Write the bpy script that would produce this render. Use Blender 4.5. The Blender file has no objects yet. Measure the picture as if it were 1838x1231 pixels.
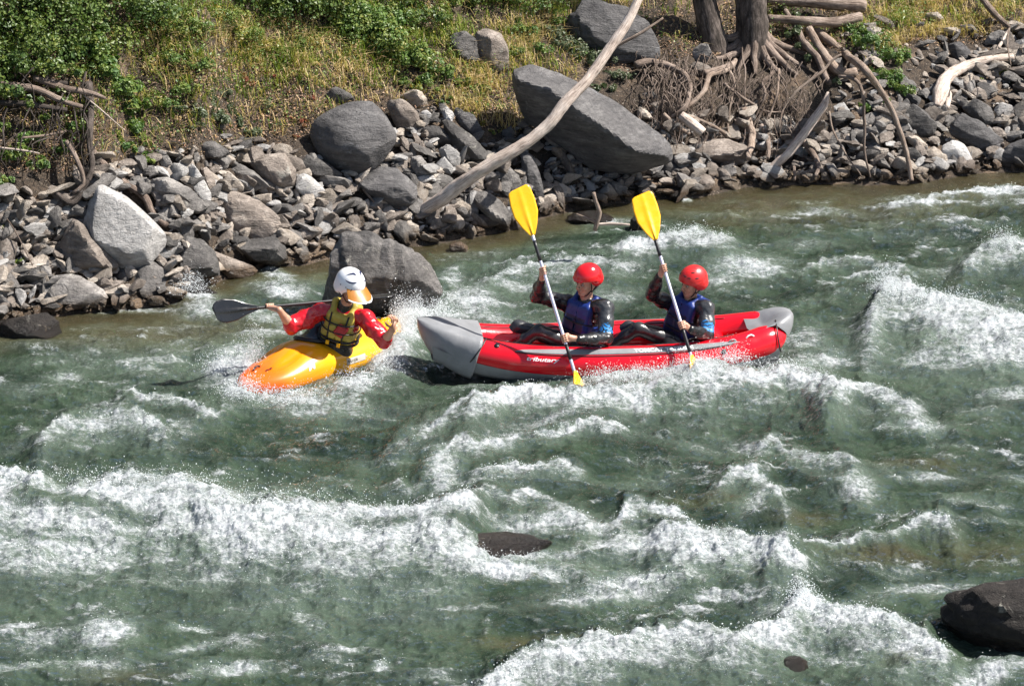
import bpy, bmesh, math, random
import numpy as np
from mathutils import Vector
R = math.radians
scn = bpy.context.scene
COL = scn.collection
rnd = random.Random(7)
# ------------------------------------------------------------------ camera, sky, sun, exposure
CAM_H, PITCH, FPX = 8.5, 20.0, 4516.0
cam_d = bpy.data.cameras.new('camera')
cam = bpy.data.objects.new('camera', cam_d); COL.objects.link(cam)
cam.location = (0, 0, CAM_H); cam.rotation_euler = (R(90-PITCH), 0, 0)
cam_d.sensor_width = 36.0; cam_d.lens = FPX/1838*36.0
cam_d.clip_start = 0.5; cam_d.clip_end = 2000
scn.camera = cam
SUN = np.array([0.62, 0.04, 0.78]); SUN = SUN/np.linalg.norm(SUN)      # towards the sun
sun_el = math.asin(SUN[2]); sun_az = math.atan2(SUN[0], SUN[1])
w = bpy.data.worlds.new('World'); scn.world = w; w.use_nodes = True
nt = w.node_tree
sky = nt.nodes.new('ShaderNodeTexSky'); sky.sky_type = 'NISHITA'; sky.sun_disc = False
sky.sun_elevation = sun_el; sky.sun_rotation = sun_az; sky.dust_density = 1.5
bg = nt.nodes['Background']; bg.inputs[1].default_value = 0.06
nt.links.new(sky.outputs[0], bg.inputs[0])
sl = bpy.data.lights.new('sun', 'SUN'); sl.energy = 5.0; sl.angle = R(0.5); sl.color = (1.0, 0.95, 0.88)
so = bpy.data.objects.new('sun', sl); COL.objects.link(so)
so.rotation_euler = Vector(-SUN).to_track_quat('-Z', 'Y').to_euler()
scn.view_settings.view_transform = 'Standard'; scn.view_settings.look = 'None'
scn.view_settings.exposure = 1.1; scn.view_settings.gamma = 1.0
scn.view_settings.use_curve_mapping = False
# ------------------------------------------------------------------ projection helpers (photo pixels <-> world)
cp, sp = math.cos(R(PITCH)), math.sin(R(PITCH))
def ray(px, py):
    a = (px-919.0)/FPX; b = (615.5-py)/FPX
    return a, cp+b*sp, -sp+b*cp
def on_z(px, py, z=0.0):
    a, b, c = ray(px, py); t = (z-CAM_H)/c
    return Vector((a*t, b*t, z))
def on_y(px, py, Y):
    a, b, c = ray(px, py); t = Y/b
    return Vector((a*t, Y, CAM_H+c*t))
def to_px(x, y, z):
    dz = z-CAM_H
    dep = y*cp-dz*sp; up = y*sp+dz*cp
    return 919.0+FPX*x/dep, 615.5-FPX*up/dep, FPX/dep
# ------------------------------------------------------------------ numpy noise
def _h(ix, iy, iz, s):
    n = (ix.astype(np.int64)*374761393 + iy.astype(np.int64)*668265263 + iz*2147483647 % 1000003*69069 + iz*1274126177 + s*974711) & 0x7fffffff
    n = ((n ^ (n >> 13))*1274126177) & 0x7fffffff
    n = ((n ^ (n >> 16))*668265263) & 0x7fffffff
    return ((n ^ (n >> 15)) & 0xffffff)/float(0xffffff)
def vn2(x, y, s=0):
    x = np.asarray(x, float); y = np.asarray(y, float)
    xi = np.floor(x); yi = np.floor(y); fx = x-xi; fy = y-yi
    fx = fx*fx*fx*(fx*(fx*6-15)+10); fy = fy*fy*fy*(fy*(fy*6-15)+10)
    z = 0
    a = _h(xi, yi, z, s); b = _h(xi+1, yi, z, s); c = _h(xi, yi+1, z, s); d = _h(xi+1, yi+1, z, s)
    return ((a+(b-a)*fx)*(1-fy)+(c+(d-c)*fx)*fy)*2-1
def fbm2(x, y, o=4, s=0, g=0.5):
    t = 0; a = 1; n = 0; c, sn = math.cos(.6), math.sin(.6)
    for i in range(o):
        t = t+a*vn2(x, y, s+i*17); n += a; a *= g
        x, y = (x*c-y*sn)*2.03+5.1, (x*sn+y*c)*2.03+9.7
    return t/n
def ridge2(x, y, o=4, s=0, g=0.5):
    t = 0; a = 1; n = 0; c, sn = math.cos(.5), math.sin(.5)
    for i in range(o):
        t = t+a*(1-np.abs(vn2(x, y, s+i*17))*2); n += a; a *= g
        x, y = (x*c-y*sn)*2.03+5.1, (x*sn+y*c)*2.03+9.7
    return t/n
def vn3(x, y, z, s=0):
    xi = np.floor(x); yi = np.floor(y); zi = np.floor(z).astype(np.int64); fx = x-xi; fy = y-yi; fz = z-zi
    fx = fx*fx*(3-2*fx); fy = fy*fy*(3-2*fy); fz = fz*fz*(3-2*fz)
    def lay(k):
        a = _h(xi, yi, k, s); b = _h(xi+1, yi, k, s); c = _h(xi, yi+1, k, s); d = _h(xi+1, yi+1, k, s)
        return (a+(b-a)*fx)*(1-fy)+(c+(d-c)*fx)*fy
    return (lay(zi)*(1-fz)+lay(zi+1)*fz)*2-1
def fbm3(p, f, o=3, s=0, g=0.5):
    x, y, z = p[..., 0]*f, p[..., 1]*f, p[..., 2]*f
    t = 0; a = 1; n = 0
    for i in range(o):
        t = t+a*vn3(x, y, z, s+i*13); n += a; a *= g
        x, y, z = x*1.99+y*.31+3.3, y*1.97-z*.27+1.7, z*2.01+x*.23+8.1
    return t/n
def sstep(a, b, x):
    t = np.clip((x-a)/(b-a), 0, 1); return t*t*(3-2*t)
# ------------------------------------------------------------------ object helpers
def tag(o, label=None, cat=None, group=None, kind=None):
    if label: o['label'] = label
    if cat: o['category'] = cat
    if group: o['group'] = group
    if kind: o['kind'] = kind
    return o
def npmesh(name, V, F, mats=None, midx=None, smooth=True):
    """V (n,3); F (m,k) int array (all same k) or a list of such arrays"""
    me = bpy.data.meshes.new(name)
    V = np.ascontiguousarray(V, dtype=np.float32).reshape(-1, 3)
    Fs = F if isinstance(F, list) else [F]
    Fs = [np.asarray(f, dtype=np.int32) for f in Fs if len(f)]
    me.vertices.add(len(V)); me.vertices.foreach_set('co', V.ravel())
    nl = sum(f.size for f in Fs); nf = sum(len(f) for f in Fs)
    me.loops.add(nl); me.polygons.add(nf)
    me.loops.foreach_set('vertex_index', np.concatenate([f.ravel() for f in Fs]))
    tot = np.concatenate([np.full(len(f), f.shape[1], dtype=np.int32) for f in Fs])
    st = np.concatenate([[0], np.cumsum(tot)[:-1]]).astype(np.int32)
    me.polygons.foreach_set('loop_start', st)
    me.polygons.foreach_set('loop_total', tot)
    me.polygons.foreach_set('use_smooth', np.full(nf, bool(smooth)))
    for m in (mats or []): me.materials.append(m)
    if midx is not None: me.polygons.foreach_set('material_index', np.asarray(midx, dtype=np.int32))
    me.update(calc_edges=True); me.validate()
    return me
def attr(me, name, vals, domain='POINT'):
    a = me.attributes.new(name, 'FLOAT', domain); a.data.foreach_set('value', np.asarray(vals, dtype=np.float32).ravel())
def link(name, me, parent=None, loc=None):
    o = bpy.data.objects.new(name, me); COL.objects.link(o)
    if parent is not None: o.parent = parent
    if loc is not None: o.location = loc
    return o
def empty(name, loc=(0, 0, 0), rz=0):
    o = bpy.data.objects.new(name, None); COL.objects.link(o)
    o.location = loc; o.rotation_euler = (0, 0, rz); o.empty_display_size = .1; return o
def grid_faces(nr, nc, wrap=False):
    i = np.arange(nr-1)[:, None]; j = np.arange(nc if wrap else nc-1)[None, :]
    a = i*nc+j; b = i*nc+(j+1) % nc
    return np.stack([a, b, b+nc, a+nc], -1).reshape(-1, 4)
# ------------------------------------------------------------------ material helpers
class NT:
    def __init__(s, name):
        s.m = bpy.data.materials.new(name); s.m.use_nodes = True; s.t = s.m.node_tree
        s.b = s.t.nodes['Principled BSDF']; s.out = s.t.nodes['Material Output']
    def n(s, typ, **kw):
        o = s.t.nodes.new('ShaderNode'+typ)
        for k, v in kw.items():
            if k.startswith('i_'): s.set(o.inputs[k[2:].replace('_', ' ')], v)
            elif k.startswith('n_'): s.set(o.inputs[int(k[2:])], v)
            else: setattr(o, k, v)
        return o
    def set(s, inp, v):
        if hasattr(v, 'is_linked') or isinstance(v, bpy.types.NodeSocket): s.t.links.new(v, inp)
        else:
            if isinstance(v, (tuple, list)) and len(v) == 3 and inp.type == 'RGBA': v = (*v, 1)
            inp.default_value = v
    def math(s, op, a, b=0.0, c=None, clamp=False):
        o = s.n('Math', operation=op, use_clamp=clamp); s.set(o.inputs[0], a); s.set(o.inputs[1], b)
        if c is not None: s.set(o.inputs[2], c)
        return o.outputs[0]
    def mix(s, f, a, b, mode='MIX'):
        o = s.n('Mix', data_type='RGBA', blend_type=mode); s.set(o.inputs[0], f); s.set(o.inputs[6], a); s.set(o.inputs[7], b)
        return o.outputs[2]
    def mixf(s, f, a, b):
        o = s.n('Mix', data_type='FLOAT'); s.set(o.inputs[0], f); s.set(o.inputs[2], a); s.set(o.inputs[3], b)
        return o.outputs[0]
    def rng(s, v, a, b, c=0.0, d=1.0, smooth=True):
        o = s.n('MapRange', interpolation_type='SMOOTHSTEP' if smooth else 'LINEAR')
        for k, x in enumerate((v, a, b, c, d)): s.set(o.inputs[k], x)
        return o.outputs[0]
    def noise(s, scale, detail=4, rough=.55, vec=None, dist=0.0, out=0):
        o = s.n('TexNoise'); s.set(o.inputs['Scale'], scale); s.set(o.inputs['Detail'], detail)
        s.set(o.inputs['Roughness'], rough); s.set(o.inputs['Distortion'], dist)
        if vec is not None: s.set(o.inputs['Vector'], vec)
        return o.outputs[out]
    def coord(s, kind='Object', scale=None, rot=None, loc=None):
        o = s.n('TexCoord').outputs[kind]
        if scale or rot or loc:
            mp = s.n('Mapping'); s.set(mp.inputs[0], o)
            if scale: mp.inputs['Scale'].default_value = scale
            if rot: mp.inputs['Rotation'].default_value = rot
            if loc: mp.inputs['Location'].default_value = loc
            o = mp.outputs[0]
        return o
    def bump(s, h, strength=.5, dist=.01, nrm=None):
        o = s.n('Bump'); s.set(o.inputs['Strength'], strength); s.set(o.inputs['Distance'], dist); s.set(o.inputs['Height'], h)
        if nrm is not None: s.set(o.inputs['Normal'], nrm)
        return o.outputs[0]
    def at(s, name): return s.n('Attribute', attribute_name=name).outputs['Fac']
    def p(s, **kw):
        for k, v in kw.items(): s.set(s.b.inputs[k.replace('_', ' ')], v)
        return s.m
def simple(name, col, rough=.5, metal=0.0, var=.12, bscale=60, bump=.1, bd=.004, coat=0.0, nscale=8):
    t = NT(name); v = t.coord()
    n = t.noise(nscale, 5, .6, v)
    c = t.mix(t.rng(n, .3, .7), tuple(x*(1-var) for x in col), tuple(min(1, x*(1+var)) for x in col))
    t.p(Base_Color=c, Roughness=t.rng(t.noise(nscale*2.3, 3, .5, v), .3, .7, rough*.8, min(1, rough*1.25)), Metallic=metal,
        Normal=t.bump(t.noise(bscale, 4, .6, v), bump, bd))
    if coat: t.p(Coat_Weight=coat, Coat_Roughness=.08)
    return t.m
# ------------------------------------------------------------------ shoreline, terrain
_shore_px = [(-900,640),(-400,610),(0,575),(110,560),(200,552),(320,545),(400,497),(470,478),(540,470),(600,455),(790,428),(870,418),(930,400),(980,383),(1060,364),(1130,356),(1230,352),(1350,328),(1500,326),(1640,322),(1740,306),(1838,302),(2300,296),(2900,270)]
_sp = [on_z(a, b) for a, b in _shore_px]
SX = np.array([p.x for p in _sp]); SY = np.array([p.y for p in _sp])
def shore(x):
    return np.interp(x, SX, SY) + 0.10*fbm2(np.asarray(x, float)*2.3, np.asarray(x, float)*0+3.0, 3, 5)
def terrain(x, y):
    x = np.asarray(x, float); y = np.asarray(y, float)
    d = y-shore(x)
    k = np.interp(x, [-6, -4.5, -2, 1, 3, 6], [0.62, 0.66, 0.60, 0.62, 0.60, 0.40])      # slope of the rubble
    k2 = np.interp(x, [-6, -4.5, -2, 1, 3, 6], [0.95, 0.9, 0.62, 0.50, 0.50, 0.42])
    dd = np.maximum(d, 0)
    z = k*np.minimum(dd, 1.4)+k2*np.clip(dd-1.4, 0, 3)+.55*np.maximum(dd-4.4, 0)
    z = z-0.02 + (0.05*fbm2(x*1.7, y*1.7, 4, 11)+.03*fbm2(x*6, y*6, 3, 12))*sstep(-.1, .8, d)*2
    # root-bound undercut bank at the left
    z = z+0.40*sstep(-4.05, -4.35, x)*sstep(.80, 1.0, d)
    # hollow washed out under the tree roots
    z = z-0.24*sstep(1.35, 1.7, x)*sstep(3.7, 3.2, x)*sstep(1.15, .95, d)*sstep(.15, .5, d)
    below = -0.02+np.maximum(0.42*d, -1.1) + .05*fbm2(x*5, y*5, 3, 31)*sstep(0, -.3, d)
    return np.where(d > 0, z, below)
def on_t(px, py, lift=0.0):
    """where the ray of a photo pixel meets the terrain"""
    Y = np.arange(20.0, 60, 0.02)
    a, b, c = ray(px, py); t = Y/b
    zz = CAM_H+c*t
    hit = np.nonzero(zz <= terrain(a*t, Y)+lift)[0]
    i = hit[0] if len(hit) else len(Y)-1
    return Vector((a*t[i], Y[i], zz[i]))
def ell(px, py, cx, cy, rx, ry, ang=0):
    c, s = math.cos(R(ang)), math.sin(R(ang))
    u = ((px-cx)*c+(py-cy)*s)/rx; v = (-(px-cx)*s+(py-cy)*c)/ry
    return np.exp(-(u*u+v*v)**1.3)
def axis_pts(lo, hi, step, far0, far1, g=1.25):
    a = list(np.arange(lo, hi+1e-6, step)); s = step
    while a[-1] < far1: s *= g; a.append(a[-1]+s)
    s = step; b = []; x = lo
    while x > far0: s *= g; x -= s; b.append(x)
    return np.array(b[::-1]+a)
# terrain material: soil, litter, pebbles
t = NT('bank_soil'); v = t.coord()
n1 = t.noise(2.2, 6, .6, v); n2 = t.noise(24, 6, .7, v); n3 = t.noise(90, 3, .6, v)
c = t.mix(t.rng(n2, .35, .7), (.018, .013, .009), (.085, .060, .040))  # soil kept dark so its colour paints in the shadow between stones
c = t.mix(t.rng(n1, .5, .68), c, t.mix(t.rng(n3, .4, .65), (.08, .055, .036), (.26, .18, .12)))
c = t.mix(t.rng(t.noise(60, 2, .5, v), .66, .72), c, (.42, .36, .29))
t.p(Base_Color=c, Roughness=.95, Normal=t.bump(t.math('ADD', n2, n3), .8, .03)); M_SOIL = t.m
xs = axis_pts(-7.5, 8.5, .07, -60, 70); ys = axis_pts(22.5, 33, .07, 16, 110)
XX, YY = np.meshgrid(xs, ys)
ZZ = terrain(XX, YY)
me = npmesh('bank', np.stack([XX, YY, ZZ], -1), grid_faces(len(ys), len(xs)), [M_SOIL])
tag(link('river_bank', me), 'stony earth bank rising from the far edge of the river', None, None, 'structure')
# river bed (seen through the shallows)
t = NT('river_bed'); v = t.coord()
vo = t.n('TexVoronoi', i_Scale=5.5, i_Vector=v, i_Randomness=1.0)
vd = t.n('TexVoronoi', i_Scale=5.5, i_Vector=v, feature='DISTANCE_TO_EDGE')
c = t.mix(t.noise(3, 3, .5, v), (.16, .12, .06), (.34, .26, .15))
c = t.mix(.5, c, t.mix(.6, vo.outputs['Color'], (.35, .26, .14), 'MULTIPLY'))
c = t.mix(t.rng(vd.outputs[0], .0, .08), (.03, .025, .015), c)
t.p(Base_Color=c, Roughness=.8, Normal=t.bump(vd.outputs[0], .7, .05)); M_BED = t.m
xs2 = axis_pts(-7, 8, .2, -60, 70); ys2 = axis_pts(14, 30, .2, -12, 31)
XB, YB = np.meshgrid(xs2, ys2)
me = npmesh('bed', np.stack([XB, YB, terrain(XB, YB)-.012-.5*sstep(0,.1,YB-shore(XB))], -1), grid_faces(len(ys2), len(xs2)), [M_BED])
tag(link('river_bed', me), 'brown stony river bed under the shallow water', None, None, 'structure')
# ------------------------------------------------------------------ water
# grid that follows distance: x = s*Y
s_in = np.linspace(-.222, .222, 900)
ext = [.006]; 
while sum(ext) < 2.2: ext.append(ext[-1]*1.12 if len(ext) < 1 else min(ext[-1]*1.06, 1))
ext = np.cumsum(ext)
ss = np.concatenate([(-.222-ext)[::-1], s_in, .222+ext])
th = np.linspace(R(28.6), R(15.6), 560)
Yin = CAM_H/np.tan(th)
Yr = [Yin[0]]; st_ = .03
while Yr[-1] > -2: st_ *= 1.12; Yr.append(Yr[-1]-st_)
Yr = np.concatenate([np.array(Yr[1:])[::-1], Yin, [Yin[-1]+.3, Yin[-1]+1]])
SS, WY = np.meshgrid(ss, Yr)
WX = SS*np.maximum(WY, 12.0)
PX, PY, PS = to_px(WX, WY, np.zeros_like(WX))
warp = fbm2(WX*1.1, WY*1.1, 3, 41)*26*(PS/190)
warp2 = fbm2(WX*1.3, WY*1.1, 4, 43)*20*(PS/190)
jag = fbm2(WX*5, WY*1.5, 4, 47, .6)*17*(PS/190)
foam = np.zeros_like(WX); hgt = np.zeros_like(WX); aer = np.zeros_like(WX)
def crest(pts, h, amp, down, up=5, hs_up=None, hs_dn=None, soft=40, aerate=.6):
    """wave crest traced in photo pixels, x-monotonic: raises the water and lays foam down its near side"""
    global foam, hgt, aer
    h = h*.72
    xs = [p[0] for p in pts]; ysn = [p[1] for p in pts]
    yc = np.interp(PX, xs, ysn)+jag+h*PS*cp
    win = sstep(xs[0]-soft, xs[0]+soft*.4, PX)*sstep(xs[-1]+soft, xs[-1]-soft*.4, PX)
    d = PY-yc
    hu = (hs_up or 26)*(PS/190); hd = (hs_dn or 55)*(PS/190)
    hgt = hgt+h*win*np.where(d < 0, np.exp(-(d/hu)**2), np.exp(-(d/hd)**2))
    f = np.where(d < 0, np.exp(-(d/up)**2), np.exp(-(d/down)**2))
    fm = f*win
    foam = np.maximum(foam, amp*fm); aer = np.maximum(aer, aerate*amp*np.where(d < 0, np.exp(-(d/(up*2))**2), np.exp(-(d/(down*1.6))**2))*win)
def blob(cx, cy, rx, ry, amp, ang=0, h=0.0, mode='max'):
    global foam, hgt, aer
    e = ell(PX+warp*.8, PY+warp2*.45, cx, cy+h*190, rx, ry, ang)
    if mode == 'max': foam = np.maximum(foam, amp*e); aer = np.maximum(aer, .7*amp*ell(PX+warp, PY+warp2*.5, cx, cy, rx*1.25, ry*1.35, ang))
    else: foam = foam*(1-amp*e); aer = aer*(1-amp*.8*e)
    if h: hgt = hgt+h*ell(PX, PY, cx, cy+h*190, rx*1.1, ry*1.2+8, ang)
crest([(-500,865),(-200,850),(0,850),(45,848),(60,862),(150,868),(200,855),(245,848),(300,856),(345,868),(385,886),(455,905),(500,893),(540,888),(620,903),(700,902),(790,908),(850,893)], .27, 1.0, 120, 4, 24, 75)
blob(250,930,330,55,.95); blob(80,1000,240,36,.85); blob(640,955,230,38,.9); blob(820,1010,230,26,.85); blob(-150,960,260,70,.9)
blob(430,1010,300,30,.6); blob(330,1045,330,28,.45)
blob(110,920,95,15,.8,8,mode='cut'); blob(235,948,60,10,.6,8,mode='cut'); blob(700,968,70,10,.6,0,mode='cut')
crest([(70,780),(110,752),(150,738),(200,727),(260,735),(305,765)], .16, .78, 36, 6, 22, 40)
blob(170,770,90,36,.55,-20); blob(50,700,60,14,.45); blob(120,675,40,16,.6); blob(60,790,80,14,.4,-15)
crest([(225,698),(290,706),(340,722),(395,746)], .07, .85, 12, 4)
blob(330,770,40,22,.5); blob(300,800,30,20,.35)
blob(420,655,62,46,.9,-30,.07); blob(300,640,110,42,.45,-10); blob(180,640,90,30,.38); blob(560,735,170,15,.55); blob(650,700,80,16,.6,-25); blob(480,722,90,12,.75,8)
blob(60,620,60,8,.4); blob(150,615,80,6,.35); blob(80,648,70,7,.4)
# around the boulder in the stream and left shore
blob(505,515,62,22,.8,10,.05); blob(400,562,120,18,.72,4); blob(350,522,45,26,.95,25,.05); blob(500,490,45,16,.8,35); blob(560,570,120,14,.5)
blob(300,590,160,9,.4); blob(470,600,90,12,.55,-8); blob(240,556,90,5,.6)
blob(850,545,70,34,.8,20,.04); blob(790,565,60,16,.9,0,.05); blob(930,520,90,20,.6,8); blob(900,580,80,12,.55); blob(815,500,30,26,.7)
crest([(860,500),(900,488),(960,478),(1010,462),(1060,458),(1100,470)], .09, .75, 18, 5)
blob(920,480,55,12,.55); blob(860,455,60,9,.42); blob(1010,500,60,14,.6)
blob(1090,530,60,16,.6); blob(1125,490,50,16,.55,-10); blob(1000,445,70,8,.35)
# behind the raft to the right
crest([(1110,440),(1160,432),(1200,424),(1250,414),(1310,424)], .12, .95, 24, 4)
blob(1245,440,75,14,.95,0,.05); blob(1120,400,70,8,.5); blob(1140,455,90,10,.5,-8)
blob(1085,398,40,10,.75); blob(1225,352,14,5,.9)
blob(1335,478,70,20,.8,0,.03); blob(1290,500,50,16,.6)
crest([(1440,480),(1470,464),(1530,462),(1580,468),(1640,490)], .08, .72, 12, 4)
blob(1400,470,60,9,.45); blob(1330,385,110,6,.42,3); blob(1470,378,80,7,.6,3); blob(1540,383,60,5,.4)
crest([(1600,362),(1650,352),(1690,347),(1740,340),(1790,337),(1840,340),(1950,345)], .1, .85, 13, 4)
blob(1640,362,80,6,.55); blob(1790,352,60,8,.9); blob(1580,400,40,4,.5); blob(1700,400,100,6,.35); blob(1600,420,60,7,.3)
crest([(1730,462),(1760,442),(1800,424),(1830,432),(1900,450)], .17, .85, 30, 5)
blob(1790,470,75,22,.72,-12); blob(1700,490,60,10,.5); blob(1600,500,90,8,.35); blob(1450,440,60,10,.5)
crest([(1380,560),(1420,548),(1460,540),(1520,530)], .06, .55, 10, 4)
crest([(1555,560),(1590,512),(1625,505),(1660,528),(1720,541),(1790,560),(1860,572),(2000,570)], .22, .95, 85, 5, 20, 80)
blob(1740,590,170,40,1.0,6,.04); blob(1800,640,120,34,.85); blob(1640,590,70,30,.7,20); blob(1690,650,100,22,.65); blob(2000,610,200,60,.7)
blob(1530,605,50,26,.5,30); blob(1480,640,55,22,.7,0,.04); blob(1450,600,36,24,.55)
crest([(1470,715),(1510,696),(1560,696),(1610,712),(1650,722)], .13, .85, 22, 5)
blob(1800,712,70,18,.7); blob(1760,740,60,9,.5); blob(1650,770,60,12,.75); blob(1560,745,40,8,.5); blob(1440,760,40,8,.3)
# below the raft: fan of white water
crest([(840,740),(870,716),(905,702),(960,698),(1020,705),(1090,700),(1150,690),(1210,684),(1300,668),(1400,664),(1470,676),(1520,700)], .17, 1.0, 34, 5, 22, 50)
blob(1200,685,180,24,.95,-3,.05); blob(1120,662,70,20,.85,-8,.06); blob(1265,640,60,26,.95,0,.10); blob(1400,680,100,22,.85,5)
blob(1040,738,120,22,.75); blob(1180,730,120,20,.55); blob(1340,730,90,18,.45)
crest([(700,790),(760,768),(800,742),(840,724),(880,716)], .12, .9, 20, 4)
blob(770,790,60,24,.6,-20); blob(850,760,90,22,.6,-15)
crest([(960,790),(1010,778),(1060,766),(1115,768)], .1, .9, 14, 4)
crest([(770,830),(815,800),(860,806),(900,796),(930,790)], .08, .85, 20, 5)
crest([(855,850),(900,850),(960,845),(1010,834),(1040,832)], .1, .92, 20, 4)
blob(790,850,38,44,.85,10,.04); blob(740,880,60,14,.5,-10); blob(690,830,50,16,.4); blob(870,880,90,12,.6); blob(930,790,140,30,.5,-10)
blob(640,760,60,6,.35); blob(560,820,60,5,.3); blob(600,860,50,6,.3)
crest([(820,908),(880,893),(950,892),(1010,905),(1060,925)], .09, .7, 22, 5)
blob(960,945,130,22,.8); blob(1060,955,90,16,.75)
crest([(1105,935),(1120,908),(1150,896),(1200,905),(1235,925)], .1, .95, 34, 5)
crest([(1180,950),(1232,952),(1270,948),(1310,953),(1350,972),(1410,985),(1440,1000)], .18, 1.0, 55, 4, 20, 60)
blob(1280,1000,140,28,.95,5); blob(1150,985,120,30,.8); blob(1130,1050,150,22,.8,-8,.03); blob(1060,1080,100,14,.7,-5); blob(880,1022,170,18,1.0,2,.05); blob(880,972,100,12,.9,0,mode='cut'); blob(1350,1040,60,26,.55)
crest([(1380,1000),(1420,972),(1470,965),(1520,958),(1580,944),(1640,928),(1685,914),(1712,938)], .14, .85, 14, 4, 22, 34)
blob(1700,950,30,22,.7); blob(1420,955,40,12,.5); blob(1500,980,80,12,.4)
crest([(1290,860),(1310,846),(1350,848),(1400,872),(1412,900)], .1, .8, 24, 5)
blob(1370,905,40,16,.7,-30); blob(1250,800,60,10,.5,10); blob(1330,800,70,12,.55,15)
crest([(1360,790),(1385,772),(1420,800),(1470,820),(1540,832)], .1, .72, 18, 5)
blob(1545,880,45,30,.72,20,.04); blob(1600,850,30,16,.4); blob(1690,858,55,9,.7); blob(1620,862,20,5,.7); blob(1740,900,70,12,.45); blob(1820,850,50,9,.5); blob(1800,930,60,8,.4)
blob(1650,760,50,10,.6); blob(1720,800,60,6,.4)
crest([(860,1205),(930,1172),(1000,1150),(1060,1140),(1120,1128),(1155,1118),(1220,1116),(1280,1136),(1330,1138),(1400,1100),(1445,1062),(1490,1078),(1560,1100),(1620,1120),(1700,1150)], .17, 1.0, 60, 4, 18, 60)
blob(1300,1165,200,28,.9); blob(1480,1120,110,34,.9,15,.03); blob(1150,1190,130,18,.7); blob(950,1225,120,12,.7); blob(1500,1190,100,16,.5)
blob(1640,1060,120,12,.6,-10); blob(1400,1075,40,16,.5); blob(1620,1030,60,8,.35); blob(1780,1050,70,5,.6); blob(1780,1205,90,20,.9,-14,.04); blob(1600,1215,60,14,.6)
blob(190,1135,62,32,.95,0,.06); blob(80,1140,80,22,.6); blob(60,1190,100,16,.65); blob(170,1200,80,16,.75); blob(345,1125,50,8,.85); blob(360,1165,60,10,.8,-10); blob(440,1150,40,24,.55); blob(420,1205,80,14,.7); blob(560,1110,50,22,.65,20); blob(590,1180,60,14,.45); blob(700,1100,40,14,.5); blob(690,1190,20,14,.9); blob(480,1080,60,14,.45); blob(250,1080,90,16,.4); blob(660,1050,100,8,.6,5); blob(820,1095,110,8,.45); blob(780,1210,60,10,.5); blob(560,1060,70,10,.5)
blob(20,880,50,14,.9); blob(1100,870,60,12,.35); blob(1180,860,60,14,.35); blob(1260,760,50,9,.6)

blob(560,712,120,16,.8,-10,.03); blob(690,660,60,26,.8,-40,.04); blob(735,560,36,30,.9,0,.05); blob(720,610,26,24,.85,0,.04); blob(430,712,50,18,.9,0,.03)
blob(1430,610,50,18,.7); blob(1440,650,70,22,.8); blob(770,640,30,10,.4); blob(880,700,90,8,.5)

blob(700,640,40,40,.9,-50,.06); blob(730,590,30,40,.95,0,.08); blob(640,690,80,16,.8,-12,.03)
blob(600,800,150,26,.55,0,mode='cut'); blob(120,740,30,20,.2,0,mode='cut'); blob(1500,560,120,24,.6,0,mode='cut'); blob(1400,640,40,14,.3,0,mode='cut'); blob(1250,770,40,20,.5,0,mode='cut'); blob(1150,830,140,22,.5,0,mode='cut'); blob(1560,920,90,20,.6,0,mode='cut'); blob(300,1070,200,18,.4,0,mode='cut'); blob(800,1150,130,30,.7,0,mode='cut'); blob(1450,400,200,16,.4,0,mode='cut'); blob(1100,880,50,10,.5,0,mode='cut'); blob(500,780,120,12,.4,0,mode='cut'); blob(1730,880,90,12,.4,0,mode='cut'); blob(1350,1060,60,14,.5,0,mode='cut')

# chop: ridged, flow-stretched
chopA = ridge2(WX*.9+warp*.01, WY*1.5, 4, 51); chopB = ridge2(WX*2.6+2, WY*4.2+warp2*.03, 4, 53, .55); chopC = fbm2(WX*9, WY*16, 3, 57, .6)
sx = shore(WX); dsh = sx-WY                         # distance out from the shore, metres
calm = sstep(-.05, 1.3, dsh)
streak = fbm2(WX*1.6, WY*5.0, 5, 61, .62)
chopD = ridge2(WX*7+4, WY*10, 3, 59, .6)
lace = fbm2(WX*2.2+warp*.02, WY*4.5+warp2*.03, 5, 60, .62)
z = hgt + calm*(.055*chopA+.040*chopB)+(.25+.75*calm)*(.010*chopC+.012*chopD)-.035
fl = (sstep(.25, .95, chopB+.6*streak)*.46+sstep(.08, .5, lace+.35*streak)*.36)*calm
foam = np.clip(np.maximum(foam*(1+.25*lace), fl*(1-.5*foam)) + foam*.35*streak, 0, 1.0)
lump = fbm2(WX*14, WY*17, 4, 63, .6)
z = z + foam**1.2*(.030*lump+.030*np.abs(fbm2(WX*5, WY*6, 4, 67, .6))+.008*fbm2(WX*40, WY*40, 2, 69))
shal = np.clip(sstep(1.25, .05, dsh)*sstep(-200, 400, PX*0+500), 0, 1)
shal = np.maximum(shal, .8*sstep(2.2, .6, dsh)*sstep(1200, 1330, PX))
shal = np.maximum(shal, .75*ell(PX+warp, PY, 200, 590, 330, 34))
for (a, b, c_, d_, e_) in [(1600,1005,110,16,.55),(1650,835,80,10,.5),(1270,905,70,12,.4),(1640,1190,60,14,.6),(960,1150,110,14,.55),(1450,930,60,10,.45),(1760,990,110,26,.4),(230,1215,90,14,.4)]:
    shal = np.maximum(shal, e_*ell(PX+warp*.6, PY+warp2*.3, a, b, c_, d_))
shal = shal*(1-.9*foam)
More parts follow.
